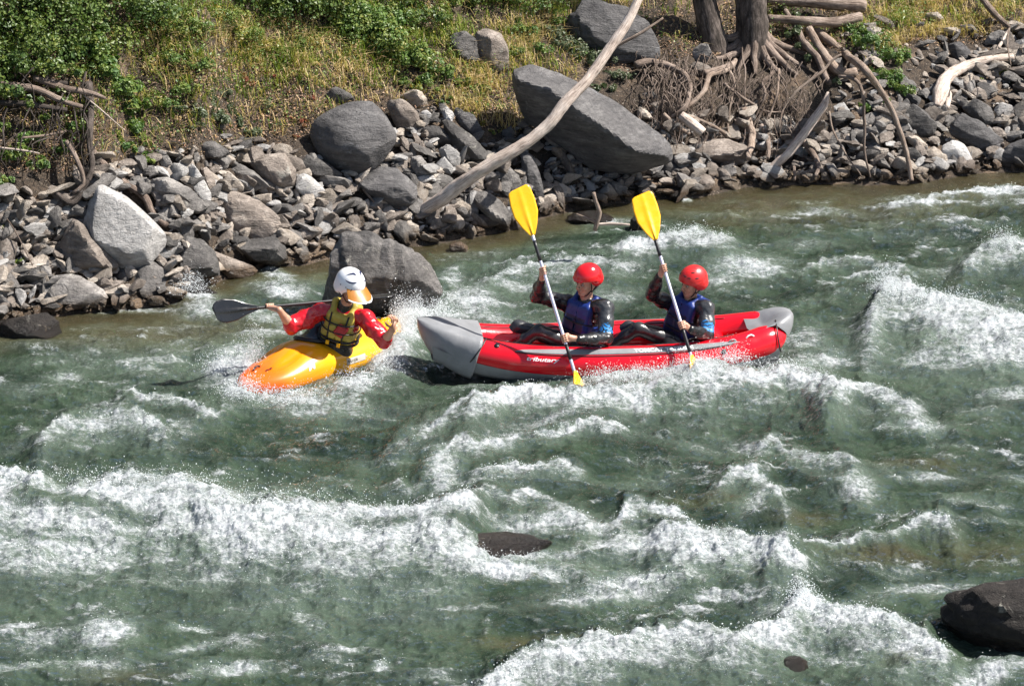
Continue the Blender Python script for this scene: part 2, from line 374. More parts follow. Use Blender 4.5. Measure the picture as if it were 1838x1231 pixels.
# keep the water out of the boats
RAFT0 = on_z(1083, 655, 0); _ya = R(6.5)
_u = -(WX-RAFT0.x)*math.cos(_ya)-(WY-RAFT0.y)*math.sin(_ya); _v = (WX-RAFT0.x)*math.sin(_ya)-(WY-RAFT0.y)*math.cos(_ya)
_in = sstep(1.0, .86, np.sqrt((_u/1.72)**4+(_v/.40)**4))
z = z*(1-_in)+(-.16)*_in
_kb = on_z(436, 712, 0); _ks = on_z(716, 602, 0); _kc = (_kb+_ks)/2; _kd = (_kb-_ks).normalized(); _kl = (_kb-_ks).length
_u = (WX-_kc.x)*_kd.x+(WY-_kc.y)*_kd.y; _v = -(WX-_kc.x)*_kd.y+(WY-_kc.y)*_kd.x
_in = sstep(1.0, .8, np.sqrt((_u/(_kl*.46))**4+(_v/.26)**4))
z = z*(1-_in)+(-.08)*_in
foam = foam*(1-_in)

aer = np.clip(aer+.12*streak, 0, 1)
t = NT('water'); v = t.coord()
F = t.at('foam'); S = t.at('shallow'); A = t.at('aerated')
vs = t.coord(scale=(1.0, 1.7, 1.0)); v3 = t.coord(scale=(1.0, 1.5, 1.0), rot=(0, 0, .5))
nA = t.noise(3.6, 10, .74, vs, .9); nB = t.noise(21, 7, .74, v3, .5); nC = t.noise(115, 3, .6, v); nD = t.noise(9, 4, .6, vs, 1.5)
brk = t.math('ADD', t.math('MULTIPLY', t.math('SUBTRACT', nA, .5), 2.0), t.math('MULTIPLY', t.math('SUBTRACT', nB, .5), 1.25))
veil = t.math('ABSOLUTE', t.math('SUBTRACT', nD, .5))                      # thin lacy strands
fm = t.rng(t.math('ADD', F, t.math('SUBTRACT', brk, t.math('MULTIPLY', veil, .9))), .30, 1.22)
fm = t.math('MULTIPLY', fm, t.rng(F, .03, .28))
spk = t.rng(t.math('ADD', nC, t.math('MULTIPLY', F, .09)), .672, .73)          # white specks: bubbles, and sun sparkle painted into the colour
spk = t.math('MULTIPLY', spk, t.rng(t.math('ADD', nA, t.math('MULTIPLY', F, .8)), .46, .85, 0.0, .9))
fm = t.math('MAXIMUM', fm, spk)
green = t.mix(t.rng(t.noise(1.1, 4, .6, vs), .38, .62), (.009, .018, .011), (.024, .040, .023))
green = t.mix(t.math('MULTIPLY', A, .70), green, (.16, .205, .172))
green = t.mix(S, green, (.064, .052, .022))
green = t.mix(t.math('MULTIPLY', t.rng(nA, .47, .70), .42), green, (.060, .082, .058))
foamc = t.mix(t.rng(nB, .32, .6), (.27, .32, .34), (.52, .535, .56))
colr = t.mix(fm, green, foamc)
vr = t.coord(scale=(1.0, 1.6, 1.0))
r1 = t.noise(5.5, 4, .55, vr, 1.0); r2 = t.noise(24, 4, .6, vr, .6); r3 = t.noise(95, 2, .5, vr)
hh = t.math('ADD', t.math('MULTIPLY', r1, .95), t.math('ADD', t.math('MULTIPLY', r2, .26), t.math('MULTIPLY', r3, .11)))
nw = t.bump(hh, 1.0, .10); nf = t.bump(t.math('ADD', t.math('MULTIPLY', r1, .5), t.math('ADD', t.math('MULTIPLY', fm, .10), t.math('MULTIPLY', t.math('ADD', nB, t.math('MULTIPLY', nC, .2)), .36))), 1.0, .045)
nd = t.bump(r1, .35, .05)
df = t.n('BsdfDiffuse'); t.set(df.inputs[0], green); t.set(df.inputs['Normal'], nd)
gl = t.n('BsdfGlossy'); t.set(gl.inputs['Roughness'], .06); t.set(gl.inputs['Normal'], nw); gl.inputs[0].default_value = (1, 1, 1, 1)
fr = t.n('Fresnel', i_IOR=1.31); t.set(fr.inputs['Normal'], nw)
wm = t.n('MixShader'); t.set(wm.inputs[0], fr.outputs[0]); t.t.links.new(df.outputs[0], wm.inputs[1]); t.t.links.new(gl.outputs[0], wm.inputs[2])
tp = t.n('BsdfTransparent'); tm = t.n('MixShader'); t.set(tm.inputs[0], t.math('MULTIPLY', t.rng(S, .45, 1.0), .6)); t.t.links.new(df.outputs[0], tm.inputs[1]); t.t.links.new(tp.outputs[0], tm.inputs[2])
t.t.links.new(tm.outputs[0], wm.inputs[1])
t.p(Base_Color=foamc, Roughness=.45, Specular_IOR_Level=.5, Normal=nf)
fmx = t.n('MixShader'); t.set(fmx.inputs[0], fm); t.t.links.new(wm.outputs[0], fmx.inputs[1]); t.t.links.new(t.b.outputs[0], fmx.inputs[2]); t.t.links.new(fmx.outputs[0], t.out.inputs[0])
M_WATER = t.m
me = npmesh('river', np.stack([WX, WY, z], -1), grid_faces(*WX.shape), [M_WATER])
attr(me, 'foam', foam); attr(me, 'shallow', shal); attr(me, 'aerated', aer)
river = tag(link('river_water', me), 'green white-water river running in front of the stony bank', None, None, 'structure')
def water_z(x, y):
    """height of the built water near a point (nearest grid vertex)"""
    r = np.clip(np.searchsorted(Yr, y), 1, len(Yr)-1); s = x/max(y, 12.0); c = np.clip(np.searchsorted(ss, s), 1, len(ss)-1)
    return float(z[r, c])
WZ = z.copy(); WF = foam.copy()
# ================================================================== rocks
def rock_mat(name, dark, mid, pale, strat=.5, wet=True, lichen=(.42, .40, .34), bscale=1.0):
    t = NT(name); v = t.coord('Object')
    ri = t.n('ObjectInfo').outputs['Random']
    off = t.n('VectorMath', operation='ADD'); t.set(off.inputs[0], v); t.set(off.inputs[1], t.n('CombineXYZ', i_X=t.math('MULTIPLY', ri, 9.0), i_Y=t.math('MULTIPLY', ri, 31.0), i_Z=0.0).outputs[0]); v = off.outputs[0]
    mp = t.n('Mapping'); t.set(mp.inputs[0], v); mp.inputs['Rotation'].default_value = (.4, .9, .3); mp.inputs['Scale'].default_value = (1.2, 2, 7)
    ns = t.noise(2.2, 6, .65, mp.outputs[0], .4)
    n1 = t.noise(2.6, 6, .62, v, .3); n2 = t.noise(17, 6, .7, v); n3 = t.noise(70, 4, .65, v)
    f = t.math('ADD', t.math('MULTIPLY', n1, .5), t.math('ADD', t.math('MULTIPLY', n2, .3), t.math('MULTIPLY', ns, .35*strat*2)))
    f = t.math('DIVIDE', f, .8+.35*strat*2)
    c = t.mix(t.rng(f, .36, .52), dark, mid); c = t.mix(t.rng(f, .48, .64), c, pale)
    c = t.mix(t.rng(t.noise(5, 5, .75, v, .8), .60, .68, 0, .6), c, lichen)
    c = t.mix(t.rng(n3, .62, .72, 0, .35), c, tuple(x*.45 for x in dark))
    hs = t.n('HueSaturation', i_Color=c, i_Value=t.math('ADD', .72, t.math('MULTIPLY', ri, .5)), i_Saturation=.9)
    c = hs.outputs[0]
    rough = .82
    if wet:
        g = t.n('NewGeometry').outputs['Position']; sz = t.n('SeparateXYZ'); t.set(sz.inputs[0], g)
        wz = t.rng(t.math('ADD', sz.outputs[2], t.math('MULTIPLY', n1, -.12)), .00, .09, 1, 0)
        c = t.mix(wz, c, t.mix(1.0, c, (.42, .34, .26), 'MULTIPLY')); rough = t.mixf(wz, .82, .25)
    crk = t.n('TexVoronoi', i_Scale=3.2, i_Vector=mp.outputs[0], feature='DISTANCE_TO_EDGE'); cr = t.rng(t.math('ADD', crk.outputs[0], t.math('MULTIPLY', n2, .03)), .0, .05)
    h = t.math('ADD', t.math('MULTIPLY', ns, 1.1*strat), t.math('ADD', t.math('MULTIPLY', n2, .6), t.math('MULTIPLY', n3, .2)))
    h = t.math('ADD', h, t.math('MULTIPLY', cr, .12)); c = t.mix(t.math('MULTIPLY', t.math('SUBTRACT', 1.0, cr), t.rng(n1, .47, .62, 0, .5)), c, tuple(x*.4 for x in dark))
    t.p(Base_Color=c, Roughness=rough, Normal=t.bump(h, 1.0, .055*bscale), Specular_IOR_Level=.35)
    return t.m
RM = {
 'grey': rock_mat('grey_schist', (.085, .078, .072), (.185, .170, .158), (.35, .325, .30)),
 'dark': rock_mat('dark_rock', (.045, .042, .041), (.100, .093, .088), (.20, .185, .175), .5),
 'pale': rock_mat('pale_stone', (.22, .21, .20), (.38, .365, .35), (.56, .54, .52), .3),
 'brown': rock_mat('brown_stone', (.10, .082, .066), (.22, .18, .15), (.40, .34, .29), .5),
 'tan': rock_mat('tan_stone', (.22, .18, .14), (.38, .32, .26), (.56, .49, .42), .3),
 'slab': rock_mat('slab_schist', (.050, .048, .050), (.095, .090, .090), (.165, .158, .155), .8, True, (.20, .20, .21)),
 'wetrock': rock_mat('wet_dark_rock', (.011, .009, .008), (.024, .019, .016), (.055, .044, .036), .3),
}
_ico = {}
def ico(n):
    if n not in _ico:
        bm = bmesh.new(); bmesh.ops.create_icosphere(bm, subdivisions=n, radius=1.0)
        V = np.array([v.co[:] for v in bm.verts]); F = np.array([[v.index for v in f.verts] for f in bm.faces]); bm.free()
        V /= np.linalg.norm(V, axis=1)[:, None]; _ico[n] = (V, F)
    return _ico[n]
def hull_rock(P, sub=4, p=60, rough=.060, strat=1.0, seed=0, cuts=9):
    """closed stone: convex hull of points P, edges rounded, surface broken by layered noise. Returns V, F about the centroid and that centroid"""
    bm = bmesh.new()
    for q in P: bm.verts.new(q)
    r = bmesh.ops.convex_hull(bm, input=bm.verts)
    bm.normal_update()
    N = []; D = []
    cen = np.mean(np.array(P), 0)
    for f in bm.faces:
        if f.calc_area() < 1e-6: continue
        n = np.array(f.normal[:]); d = float(np.dot(n, np.array(f.verts[0].co[:])-cen))
        if d < 0: n, d = -n, -d
        if d > 1e-4: N.append(n); D.append(d)
    bm.free()
    N = np.array(N); D = np.array(D); rc = np.random.RandomState(seed+7); PP = np.array(P)-cen
    for i in range(cuts):                                # chisel extra faces off the corners
        n = rc.normal(size=3); n[1] -= .7; n /= np.linalg.norm(n); d = (PP@n).max()*rc.uniform(.74, .93)
        if d > 1e-3: N = np.vstack([N, n]); D = np.append(D, d)
    Q = np.array(P)-cen; he = np.max(np.abs(Q), 0)
    V, F = ico(sub)
    dirs = V*he; dirs = dirs/np.linalg.norm(dirs, axis=1)[:, None]
    k = np.maximum(dirs@N.T, 1e-4)/D[None, :]            # 1/r
    k = (k/k.max(1)[:, None])**p, k.max(1)
    rr = 1.0/(k[1]*k[0].sum(1)**(1.0/p))
    X = dirs*rr[:, None]
    L = float(np.mean(he))
    rs = np.random.RandomState(seed+100)
    bn = rs.normal(size=3); bn[2] += 1.6; bn /= np.linalg.norm(bn)
    s = fbm3(X+seed*3.1, 1.1/L, 3, seed)*.55+fbm3(X+seed*1.7, 4.2/L, 4, seed+5, .6)*.5
    lay = (X@bn)*(9.0/L)/3+fbm3(X, 1.5/L, 2, seed+9)*1.1
    st = np.abs((lay % 1.0)-.5)*2
    m = 1+rough*(s*1.5+strat*(st-.5)*.8)
    return X*m[:, None], F, cen
def add_rock(name, P, mat, label, cat='rock', group=None, sub=4, **kw):
    V, F, c = hull_rock(P, sub, **kw)
    me = npmesh(name, V, F, [RM[mat]])
    me.set_sharp_from_angle(angle=R(24))
    o = link(name, me, None, Vector(c))
    return tag(o, label, cat, group)
def px_rock(poly, mat, label, name='boulder', front=None, thick=.35, sub=4, seed=0, Y=None, lift=0, tilt=1.0, **kw):
    """stone whose visible outline follows poly (photo pixels); front = [(px,py,metres towards camera)]"""
    by = max(q[1] for q in poly); bx = sum(q[0] for q in poly)/len(poly)
    if Y is None:
        b0 = on_t(bx, by-lift) ; Yb = b0.y
    else: Yb = Y
    zb = on_y(bx, by, Yb).z
    cx = bx; cy = sum(q[1] for q in poly)/len(poly)
    pts = []
    size = max(max(q[0] for q in poly)-min(q[0] for q in poly), by-min(q[1] for q in poly))/187.0
    T = thick*size
    def pt(px, py, fwd):
        # plane leaning back with the slope, through the base line
        q = on_y(px, py, Yb); Yq = Yb+tilt*.45*(q.z-zb)
        return np.array(on_y(px, py, Yq-fwd)[:])
    for q in poly: pts.append(pt(q[0], q[1], 0))
    rs = random.Random(seed+5)
    if front is None:
        k = .55
        ox, oy = rs.uniform(-.3, .3), rs.uniform(-.35, .1)
        front = []
        for q in rs.sample(poly, min(len(poly), 4)):
            front.append((cx+(q[0]-cx)*(k+rs.uniform(-.3, .35))+ox*20, cy+(q[1]-cy)*(k+rs.uniform(-.3, .35))+oy*20, T*rs.uniform(.45, .95)))
    for q in front: pts.append(pt(*q))
    for q in poly[::2]: # back
        a = pt(cx+(q[0]-cx)*.8, cy+(q[1]-cy)*.8+10, -T*.8); pts.append(a)
    return add_rock(name, pts, mat, label, sub=sub, seed=seed, **kw)
g_rub = 'stones of the rubble bank'
BIG = []   # pixel outlines already taken, so that scattered stones avoid their faces
def PR(poly, mat, label, **kw):
    BIG.append(poly); return px_rock(poly, mat, label, seed=len(BIG), **{**{'cuts': 4}, **kw})
# --- left foreground boulders
PR([(166,339),(177,326),(229,352),(276,394),(307,430),(308,455),(298,477),(226,490),(166,462),(146,432),(146,402),(160,368)], 'pale', 'large pale grey boulder with a smooth slanting face, leaning at the left shore', sub=5, thick=.22,
   front=[(176,340,.12),(225,362,.2),(268,400,.22),(290,432,.2),(165,400,.2),(170,430,.22),(230,455,.24)], rough=.022)
PR([(130,391),(149,400),(160,438),(217,477),(204,494),(166,497),(119,483),(104,455),(108,430)], 'brown', 'layered brown rock tucked under the large pale boulder', strat=1.3, rough=.06)
PR([(83,493),(105,489),(138,491),(177,513),(199,535),(203,546),(180,554),(69,554),(68,529)], 'grey', 'low pale grey wedge rock at the waterline, left of the small waterfall', front=[(125,498,.1),(180,530,.12),(120,545,.2),(80,535,.15)])
PR([(235,477),(258,460),(276,466),(307,491),(320,520),(318,552),(240,549),(221,538)], 'dark', 'dark pointed rock with a lit right side in front of the pale boulder', front=[(262,475,.1),(300,510,.05),(262,535,.22),(235,520,.2)], strat=1.2, rough=.05, Y=24.72)
PR([(199,504),(215,485),(235,488),(238,510),(221,523)], 'dark', 'small dark knob wedged between the low wedge rock and the dark pointed rock', name='rock', sub=3, Y=24.75)
PR([(307,497),(330,492),(360,507),(398,530),(392,552),(318,556)], 'wetrock', 'low wet rock under the spill of white water at the left shore', Y=24.8, thick=.3)
PR([(309,455),(331,419),(367,430),(387,449),(400,493),(359,500),(318,495)], 'dark', 'dark blocky rock with orange lichen right of the pale boulder', front=[(335,432,.15),(365,445,.12),(380,480,.15),(325,480,.2)])
PR([(381,449),(414,463),(467,482),(447,502),(400,502)], 'brown', 'low brown wedge rock sloping down into the rushing water', name='rock', thick=.25)
PR([(423,441),(442,428),(497,424),(513,444),(517,465),(497,480),(442,474)], 'dark', 'flat-topped dark rock at the water edge left of the stream boulder', front=[(430,450,.25),(495,446,.3),(505,465,.25),(450,466,.25)])
PR([(380,363),(398,344),(423,342),(470,361),(505,391),(511,421),(453,432),(414,426),(387,396)], 'brown', 'large rough brown-grey boulder in the rubble above the flat-topped rock', sub=5, rough=.06)
PR([(269,323),(298,315),(345,339),(376,375),(359,379),(304,360),(271,338)], 'grey', 'long flat slab lying aslant right of the pale boulder tip', thick=.2, strat=1)
PR([(331,300),(345,292),(362,314),(380,348),(379,374),(365,364),(341,336)], 'pale', 'narrow pale slab standing on end in the rubble', thick=.25, rough=.02)
PR([(358,300),(372,297),(389,324),(382,343),(368,330)], 'brown', 'small brown slab leaning behind the narrow pale slab', name='rock', sub=3)
PR([(447,293),(478,276),(512,273),(532,307),(529,333),(508,347),(471,323)], 'brown', 'blocky brown boulder left of the dark round boulder', front=[(470,290,.15),(508,285,.12),(522,310,.18),(500,330,.15)])
PR([(534,297),(549,275),(580,287),(618,314),(600,322),(560,318)], 'dark', 'dark wedge stone at the lower left foot of the round boulder', name='rock')
PR([(531,314),(546,307),(573,328),(590,348),(563,369),(532,343)], 'pale', 'pale angular block below the dark wedge stone', name='rock')
PR([(560,318),(600,312),(634,328),(622,344),(585,344)], 'grey', 'flat grey stone between the pale angular block and the round boulder', name='rock', sub=3)
PR([(410,304),(427,292),(457,307),(492,340),(444,343),(420,319)], 'grey', 'long narrow grey slab left of the blocky brown boulder', thick=.2)
PR([(389,304),(410,305),(440,334),(437,348),(403,340)], 'tan', 'tan stone slab between two grey slabs in the rubble', name='rock', sub=3)
PR([(335,258),(385,252),(415,273),(405,286),(350,282)], 'dark', 'dark half-buried stone under the grass edge at left', name='rock')
PR([(283,285),(300,279),(310,300),(292,311)], 'grey', 'small grey stone half hidden by hanging leaves', name='rock', sub=3)
PR([(447,352),(488,346),(488,361),(455,364)], 'tan', 'small flat pale stone above the rough brown-grey boulder', name='rock', sub=3)
PR([(485,365),(520,365),(544,385),(535,400),(500,392)], 'dark', 'dark oval stone right of the rough brown-grey boulder', name='rock', sub=3)
PR([(523,335),(532,333),(548,378),(539,381)], 'tan', 'thin pale splinter of stone standing on end', name='rock', sub=3, thick=.12)
# --- round boulder and its neighbours
PR([(553,240),(560,213),(590,188),(640,177),(690,181),(712,203),(719,245),(706,275),(672,312),(630,320),(590,302),(562,272)], 'slab', 'big rounded dark grey boulder standing in the rubble below the grass', sub=5, thick=.3, p=24, rough=.03, strat=.3,
   front=[(590,222,.2),(640,200,.22),(695,205,.15),(705,250,.18),(650,290,.3),(600,275,.28),(640,240,.36)])
PR([(690,182),(712,178),(735,185),(752,205),(757,237),(735,247),(715,240)], 'brown', 'pale brown boulder touching the right side of the round dark boulder')
PR([(580,180),(600,155),(625,162),(640,180),(600,192)], 'dark', 'dark rock corner showing above the round boulder', name='rock', sub=3)
PR([(638,323),(682,297),(713,300),(747,331),(753,357),(730,381),(678,371),(641,343)], 'slab', 'dark grey angular boulder below the round boulder', sub=5, front=[(690,308,.08),(725,325,.15),(738,355,.2),(700,345,.3),(655,340,.2)], strat=.8)
PR([(737,280),(755,278),(780,310),(778,330),(745,318),(735,300)], 'grey', 'grey stone with a lit face left of the leaning log foot', name='rock')
PR([(778,300),(795,278),(814,300),(810,317)], 'pale', 'small pale triangular stone above the log foot', name='rock', sub=3)
PR([(782,314),(800,308),(824,330),(797,347),(782,337)], 'grey', 'small grey stone resting against the log foot', name='rock', sub=3)
PR([(786,270),(800,260),(828,280),(826,304),(806,304)], 'pale', 'pale rounded stone between the log and the elongated dark block', name='rock')
PR([(793,218),(805,212),(850,245),(882,280),(872,296),(832,290),(822,262),(795,236)], 'dark', 'elongated dark block with a lit upper edge lying above the log', front=[(805,228,.12),(845,262,.16),(868,288,.15)])
PR([(811,197),(815,190),(850,205),(868,235),(872,254),(850,247),(820,217)], 'slab', 'thin grey plate of rock leaning over the elongated dark block', thick=.12)
PR([(791,195),(803,190),(817,205),(812,220),(797,214)], 'pale', 'small bright white chip of rock at the edge of the grass', name='rock', sub=3)
PR([(718,170),(735,162),(757,164),(769,180),(762,195),(743,192)], 'tan', 'rounded pale tan stone just under the green shrub', name='rock')
PR([(752,200),(765,196),(776,210),(768,223),(757,218)], 'pale', 'small whitish stone below the rounded tan stone', name='rock', sub=3)
PR([(753,225),(790,226),(818,247),(815,262),(770,262),(755,242)], 'dark', 'squat dark block in shade right of the round boulder', name='rock')
PR([(932,275),(945,264),(955,273),(972,320),(980,362),(965,362),(945,330),(934,300)], 'slab', 'narrow dark slab standing upright behind the front paddle', thick=.2, strat=1.2)
PR([(888,300),(905,290),(932,315),(943,340),(935,349),(905,349)], 'grey', 'smooth grey slab leaning beside the upright narrow slab', thick=.2)
PR([(843,345),(870,341),(900,360),(920,387),(915,416),(893,412),(850,367)], 'grey', 'angular grey boulder at the waterline just left of the front yellow blade', front=[(868,350,.1),(893,368,.14),(905,392,.2),(875,380,.24)])
PR([(970,236),(985,231),(1015,245),(1033,262),(1015,273),(985,257)], 'tan', 'long pale stone lying on the left end of the great slab', name='rock', thick=.3)
PR([(980,337),(1005,328),(1027,340),(1022,362),(988,362)], 'tan', 'pale tan stone at the waterline behind the front paddle', name='rock')
# --- the great slab
PR([(920,125),(950,114),(1000,128),(1100,178),(1195,247),(1210,268),(1205,292),(1170,306),(1120,316),(1060,306),(1000,258),(940,215),(922,170)], 'slab', 'great flat-topped slab of dark schist lying aslant under the leaning log', sub=6, thick=.2, p=90, rough=.022, strat=.9, cuts=0, tilt=.15,
   front=[(924,140,.50),(985,160,.55),(1040,198,.58),(1088,230,.60),(1140,272,.60),(1195,280,.40)])
PR([(850,60),(872,49),(900,60),(914,90),(914,127),(885,132),(858,102)], 'brown', 'upright brown boulder standing in the grass near the top centre', thick=.4, rough=.03)
PR([(806,62),(835,55),(856,70),(862,110),(830,115),(806,85)], 'dark', 'shaded rock half buried in grass left of the upright brown boulder', name='rock')
PR([(1000,15),(1050,-5),(1130,15),(1165,40),(1192,92),(1186,108),(1110,115),(1060,90),(1010,60)], 'slab', 'large shaded boulder behind the top of the leaning log', sub=5, thick=.3)
# --- right bank
PR([(1235,267),(1260,250),(1300,248),(1345,263),(1352,285),(1330,297),(1245,289)], 'brown', 'dark layered block under the hanging roots at the foot of the bank', strat=1.5, rough=.06)
PR([(1238,90),(1255,79),(1271,81),(1278,107),(1265,117),(1245,107)], 'grey', 'smooth grey stone in front of the left tree trunk', name='rock')
PR([(1235,115),(1250,109),(1276,120),(1281,137),(1255,140)], 'brown', 'brown stone under the smooth grey stone by the trunk', name='rock')
PR([(1620,200),(1635,181),(1665,203),(1684,225),(1676,243),(1650,249),(1625,227)], 'dark', 'dark slab tilted in the bank right of the curved branch', thick=.25, strat=1)
PR([(1700,217),(1720,198),(1760,218),(1802,250),(1799,268),(1775,278),(1735,258),(1705,242)], 'slab', 'long dark layered slab near the right edge above the white stone', thick=.22, strat=1.4, rough=.05, sub=5)
PR([(1725,192),(1745,178),(1780,193),(1790,220),(1762,228)], 'dark', 'dark rounded rock behind the long layered slab at right', name='rock')
PR([(1690,262),(1710,250),(1737,259),(1750,280),(1742,303),(1710,301),(1684,287)], 'pale', 'white-grey angular stone at the right waterline', thick=.3, rough=.02)
PR([(1658,272),(1675,261),(1702,280),(1699,298),(1664,297)], 'tan', 'pale tan rock touching the white-grey angular stone', name='rock')
PR([(1622,243),(1645,242),(1667,262),(1652,273)], 'tan', 'thin pale slab just above the right waterline', name='rock', sub=3)
PR([(1785,292),(1800,262),(1838,246),(1880,258),(1890,302),(1800,304)], 'slab', 'smooth dark boulder cut by the right edge at the waterline', sub=5, p=12, thick=.4)
PR([(1495,187),(1512,180),(1527,200),(1523,217),(1500,217)], 'pale', 'pale rounded stone under the green leaves in the right bank', name='rock')
PR([(1698,77),(1720,71),(1742,90),(1747,112),(1713,112)], 'slab', 'dark angular rock high on the right bank', name='rock')
PR([(1718,46),(1745,43),(1760,60),(1730,64)], 'dark', 'flat shaded rock near the top right', name='rock', sub=3)
PR([(1783,197),(1800,184),(1820,190),(1817,212),(1790,214)], 'pale', 'whitish block at the far right above the smooth dark boulder', name='rock')
PR([(1568,310),(1588,302),(1607,312),(1597,323),(1575,323)], 'brown', 'rounded brown stone standing in the edge of the water, between curved branch and thin roots', name='rock')
PR([(1523,292),(1543,285),(1570,300),(1561,314),(1533,312)], 'tan', 'pale rounded stone at the waterline left of the rounded brown stone', name='rock')
PR([(1620,262),(1645,270),(1662,288),(1640,297),(1615,285)], 'dark', 'dark stone at the waterline left of the pale tan rock', name='rock', sub=3)
# --- rocks standing in the river
BIG.append([(570,415),(790,415),(796,546),(560,546)])
px_rock([(582,446),(594,427),(623,413),(667,412),(725,424),(752,444),(778,479),(795,517),(800,556),(755,580),(652,584),(565,575),(560,520),(573,473)], 'dark', 'big dark boulder standing in the stream behind the white helmet', sub=6, seed=77, Y=24.15, thick=.3, rough=.085, strat=1.3, p=40, cuts=14, tilt=.5,
   front=[(600,450,.12),(640,430,.15),(700,440,.2),(740,470,.25),(765,520,.3),(690,520,.42),(620,510,.36),(590,500,.25)])
def river_rock(px, py, wx, wy, wz, mat, label, seed, name='boulder', dz=-.1, sub=5, **kw):
    c = on_z(px, py, 0); rs = np.random.RandomState(seed); P = []
    for i in range(26):
        d = rs.normal(size=3); d /= np.linalg.norm(d)
        P.append(np.array([c.x, c.y, dz])+d*np.array([wx, wy, wz]))
    return add_rock(name, P, mat, label, sub=sub, seed=seed, **kw)
river_rock(50, 592, .42, .30, .24, 'wetrock', 'low black wet rock in the water at the left edge', 301, dz=-.04)
river_rock(1152, 410, .15, .13, .22, 'wetrock', 'small black rock in the water behind the rear paddle blade', 302, name='rock', dz=.02, sub=4)
river_rock(825, 446, .14, .12, .08, 'brown', 'small wet brown stone poking out right of the stream boulder', 303, name='rock', dz=.0, sub=4)
river_rock(876, 985, .60, .24, .125, 'wetrock', 'dark sunken rock with white water pouring over it, in mid-river foreground', 304, dz=.0)
river_rock(1425, 1195, .14, .12, .11, 'wetrock', 'small wet rock breaking the surface at the bottom edge', 305, name='rock', dz=-.035, sub=4)
river_rock(1848, 1140, .80, .42, .40, 'wetrock', 'black boulder with a sunlit right shoulder at the bottom right corner', 306, dz=.04, rough=.11, p=90, cuts=12)
river_rock(1215, 354, .10, .08, .07, 'wetrock', 'small dark stone in the water at the far shore, behind the rear paddler', 307, name='rock', dz=.01, sub=3)
river_rock(1065, 392, .32, .22, .10, 'wetrock', 'low wet stone with a forked stick on it behind the paddlers', 308, name='rock', dz=-.01, sub=4)
# --- scattered stones
def rubble_top(x):
    return np.interp(x, [-400,0,110,170,280,330,430,560,700,760,830,930,1060,1150,1200,1480,1540,1560,1640,1700,1838,2300], [370,370,380,300,300,262,262,300,250,190,235,250,190,150,225,232,225,205,170,120,60,40])
kinds = []
for k in range(18):
    rs = np.random.RandomState(500+k); P = []
    e = np.array([1, rs.uniform(.45, .75), rs.uniform(.22, .55)])
    for i in range(9):
        d = rs.normal(size=3); d /= np.linalg.norm(d); P.append(d*e)
    V, F, c = hull_rock(P, 3, p=120, rough=.035, strat=.9, seed=600+k, cuts=4); kinds.append((V, F))
LAND = [('large pale grey boulder',230,410),('round dark boulder',640,245),('great dark slab',1060,215),('boulder in the stream',680,490),('foot of the log',765,372),
 ('upright brown boulder',885,90),('left tree trunk',1262,50),('right tree trunk',1352,60),('pale split driftwood log',1430,250),('long curved branch',1610,240),('forked driftwood limb',1750,125),
 ('white-grey angular stone',1715,277),('long layered slab',1750,238),('smooth boulder at far right',1825,275),('block under the roots',1295,273),('flat-topped dark rock',470,452),
 ('rough brown-grey boulder',445,385),('blocky brown boulder',490,310),('low wedge rock',135,522),('dark pointed rock',270,505),('dark angular boulder',695,340),
 ('angular waterline boulder',880,380),('root tangle at far left',80,260),('elongated dark block',840,255),('standing pale slab',355,333),('black wet rock',45,585)]
ORD = ['leftmost','second from left','third from left','fourth from left','fifth from left','sixth from left','seventh from left','eighth from left','ninth from left','tenth from left','eleventh from left','twelfth from left']
STN = []
def stone_labels():
    gp = {}
    for (o, px, py, m, s_) in STN:
        l = min(LAND, key=lambda q: (q[1]-px)**2+((q[2]-py)*1.3)**2); dx, dy = px-l[1], py-l[2]
        rel = ('right of' if dx > 0 else 'left of') if abs(dx) > abs(dy)*1.1 else ('below' if dy > 0 else 'above')
        colr = {'grey': 'grey', 'pale': 'pale grey', 'brown': 'brown', 'tan': 'tan', 'dark': 'dark grey'}[m]
        gp.setdefault((colr, 'larger' if s_ > .085 else 'small', rel, l[0]), []).append((px, o))
    for (c_, z_, r_, l_), L in gp.items():
        L.sort(key=lambda q: q[0]); n_ = len(L)
        for i_, (px, o) in enumerate(L):
            tag(o, ('%s %s stone %s the %s' % (z_, c_, r_, l_)) if n_ == 1 else ('%s of %s %s stones %s the %s' % (ORD[min(i_, 11)], z_, c_, r_, l_)), 'stone', 'stones of the rubble bank')
mk = ['grey', 'pale', 'brown', 'tan', 'grey', 'brown', 'brown', 'dark', 'grey', 'tan']
kmesh = {}
rs = np.random.RandomState(9)
cand = []
tries = 0
while len(cand) < 7000 and tries < 90000:
    tries += 1
    px = rs.uniform(-350, 2200); py = rs.uniform(20, 590)
    tp = rubble_top(px)+rs.normal()*14
    if py < tp:
        if not (px > 1500 and py > 40 and rs.rand() < .25): continue
    q = on_z(px, py)
    if q.y < float(shore(q.x))-.12: continue
    inbig = False
    for poly in BIG:
        xs_ = [a[0] for a in poly]; ys_ = [a[1] for a in poly]
        w_ = max(xs_)-min(xs_); h_ = max(ys_)-min(ys_)
        if min(xs_)+w_*.15 < px < max(xs_)-w_*.15 and min(ys_)+h_*.15 < py < max(ys_)-h_*.1: inbig = True; break
    if inbig and rs.rand() < .9: continue
    s = .042+.20*rs.rand()**2.6
    if px < 0 or px > 1838: s *= 1.4
    cand.append((s, px, py))
cand.sort(reverse=True)
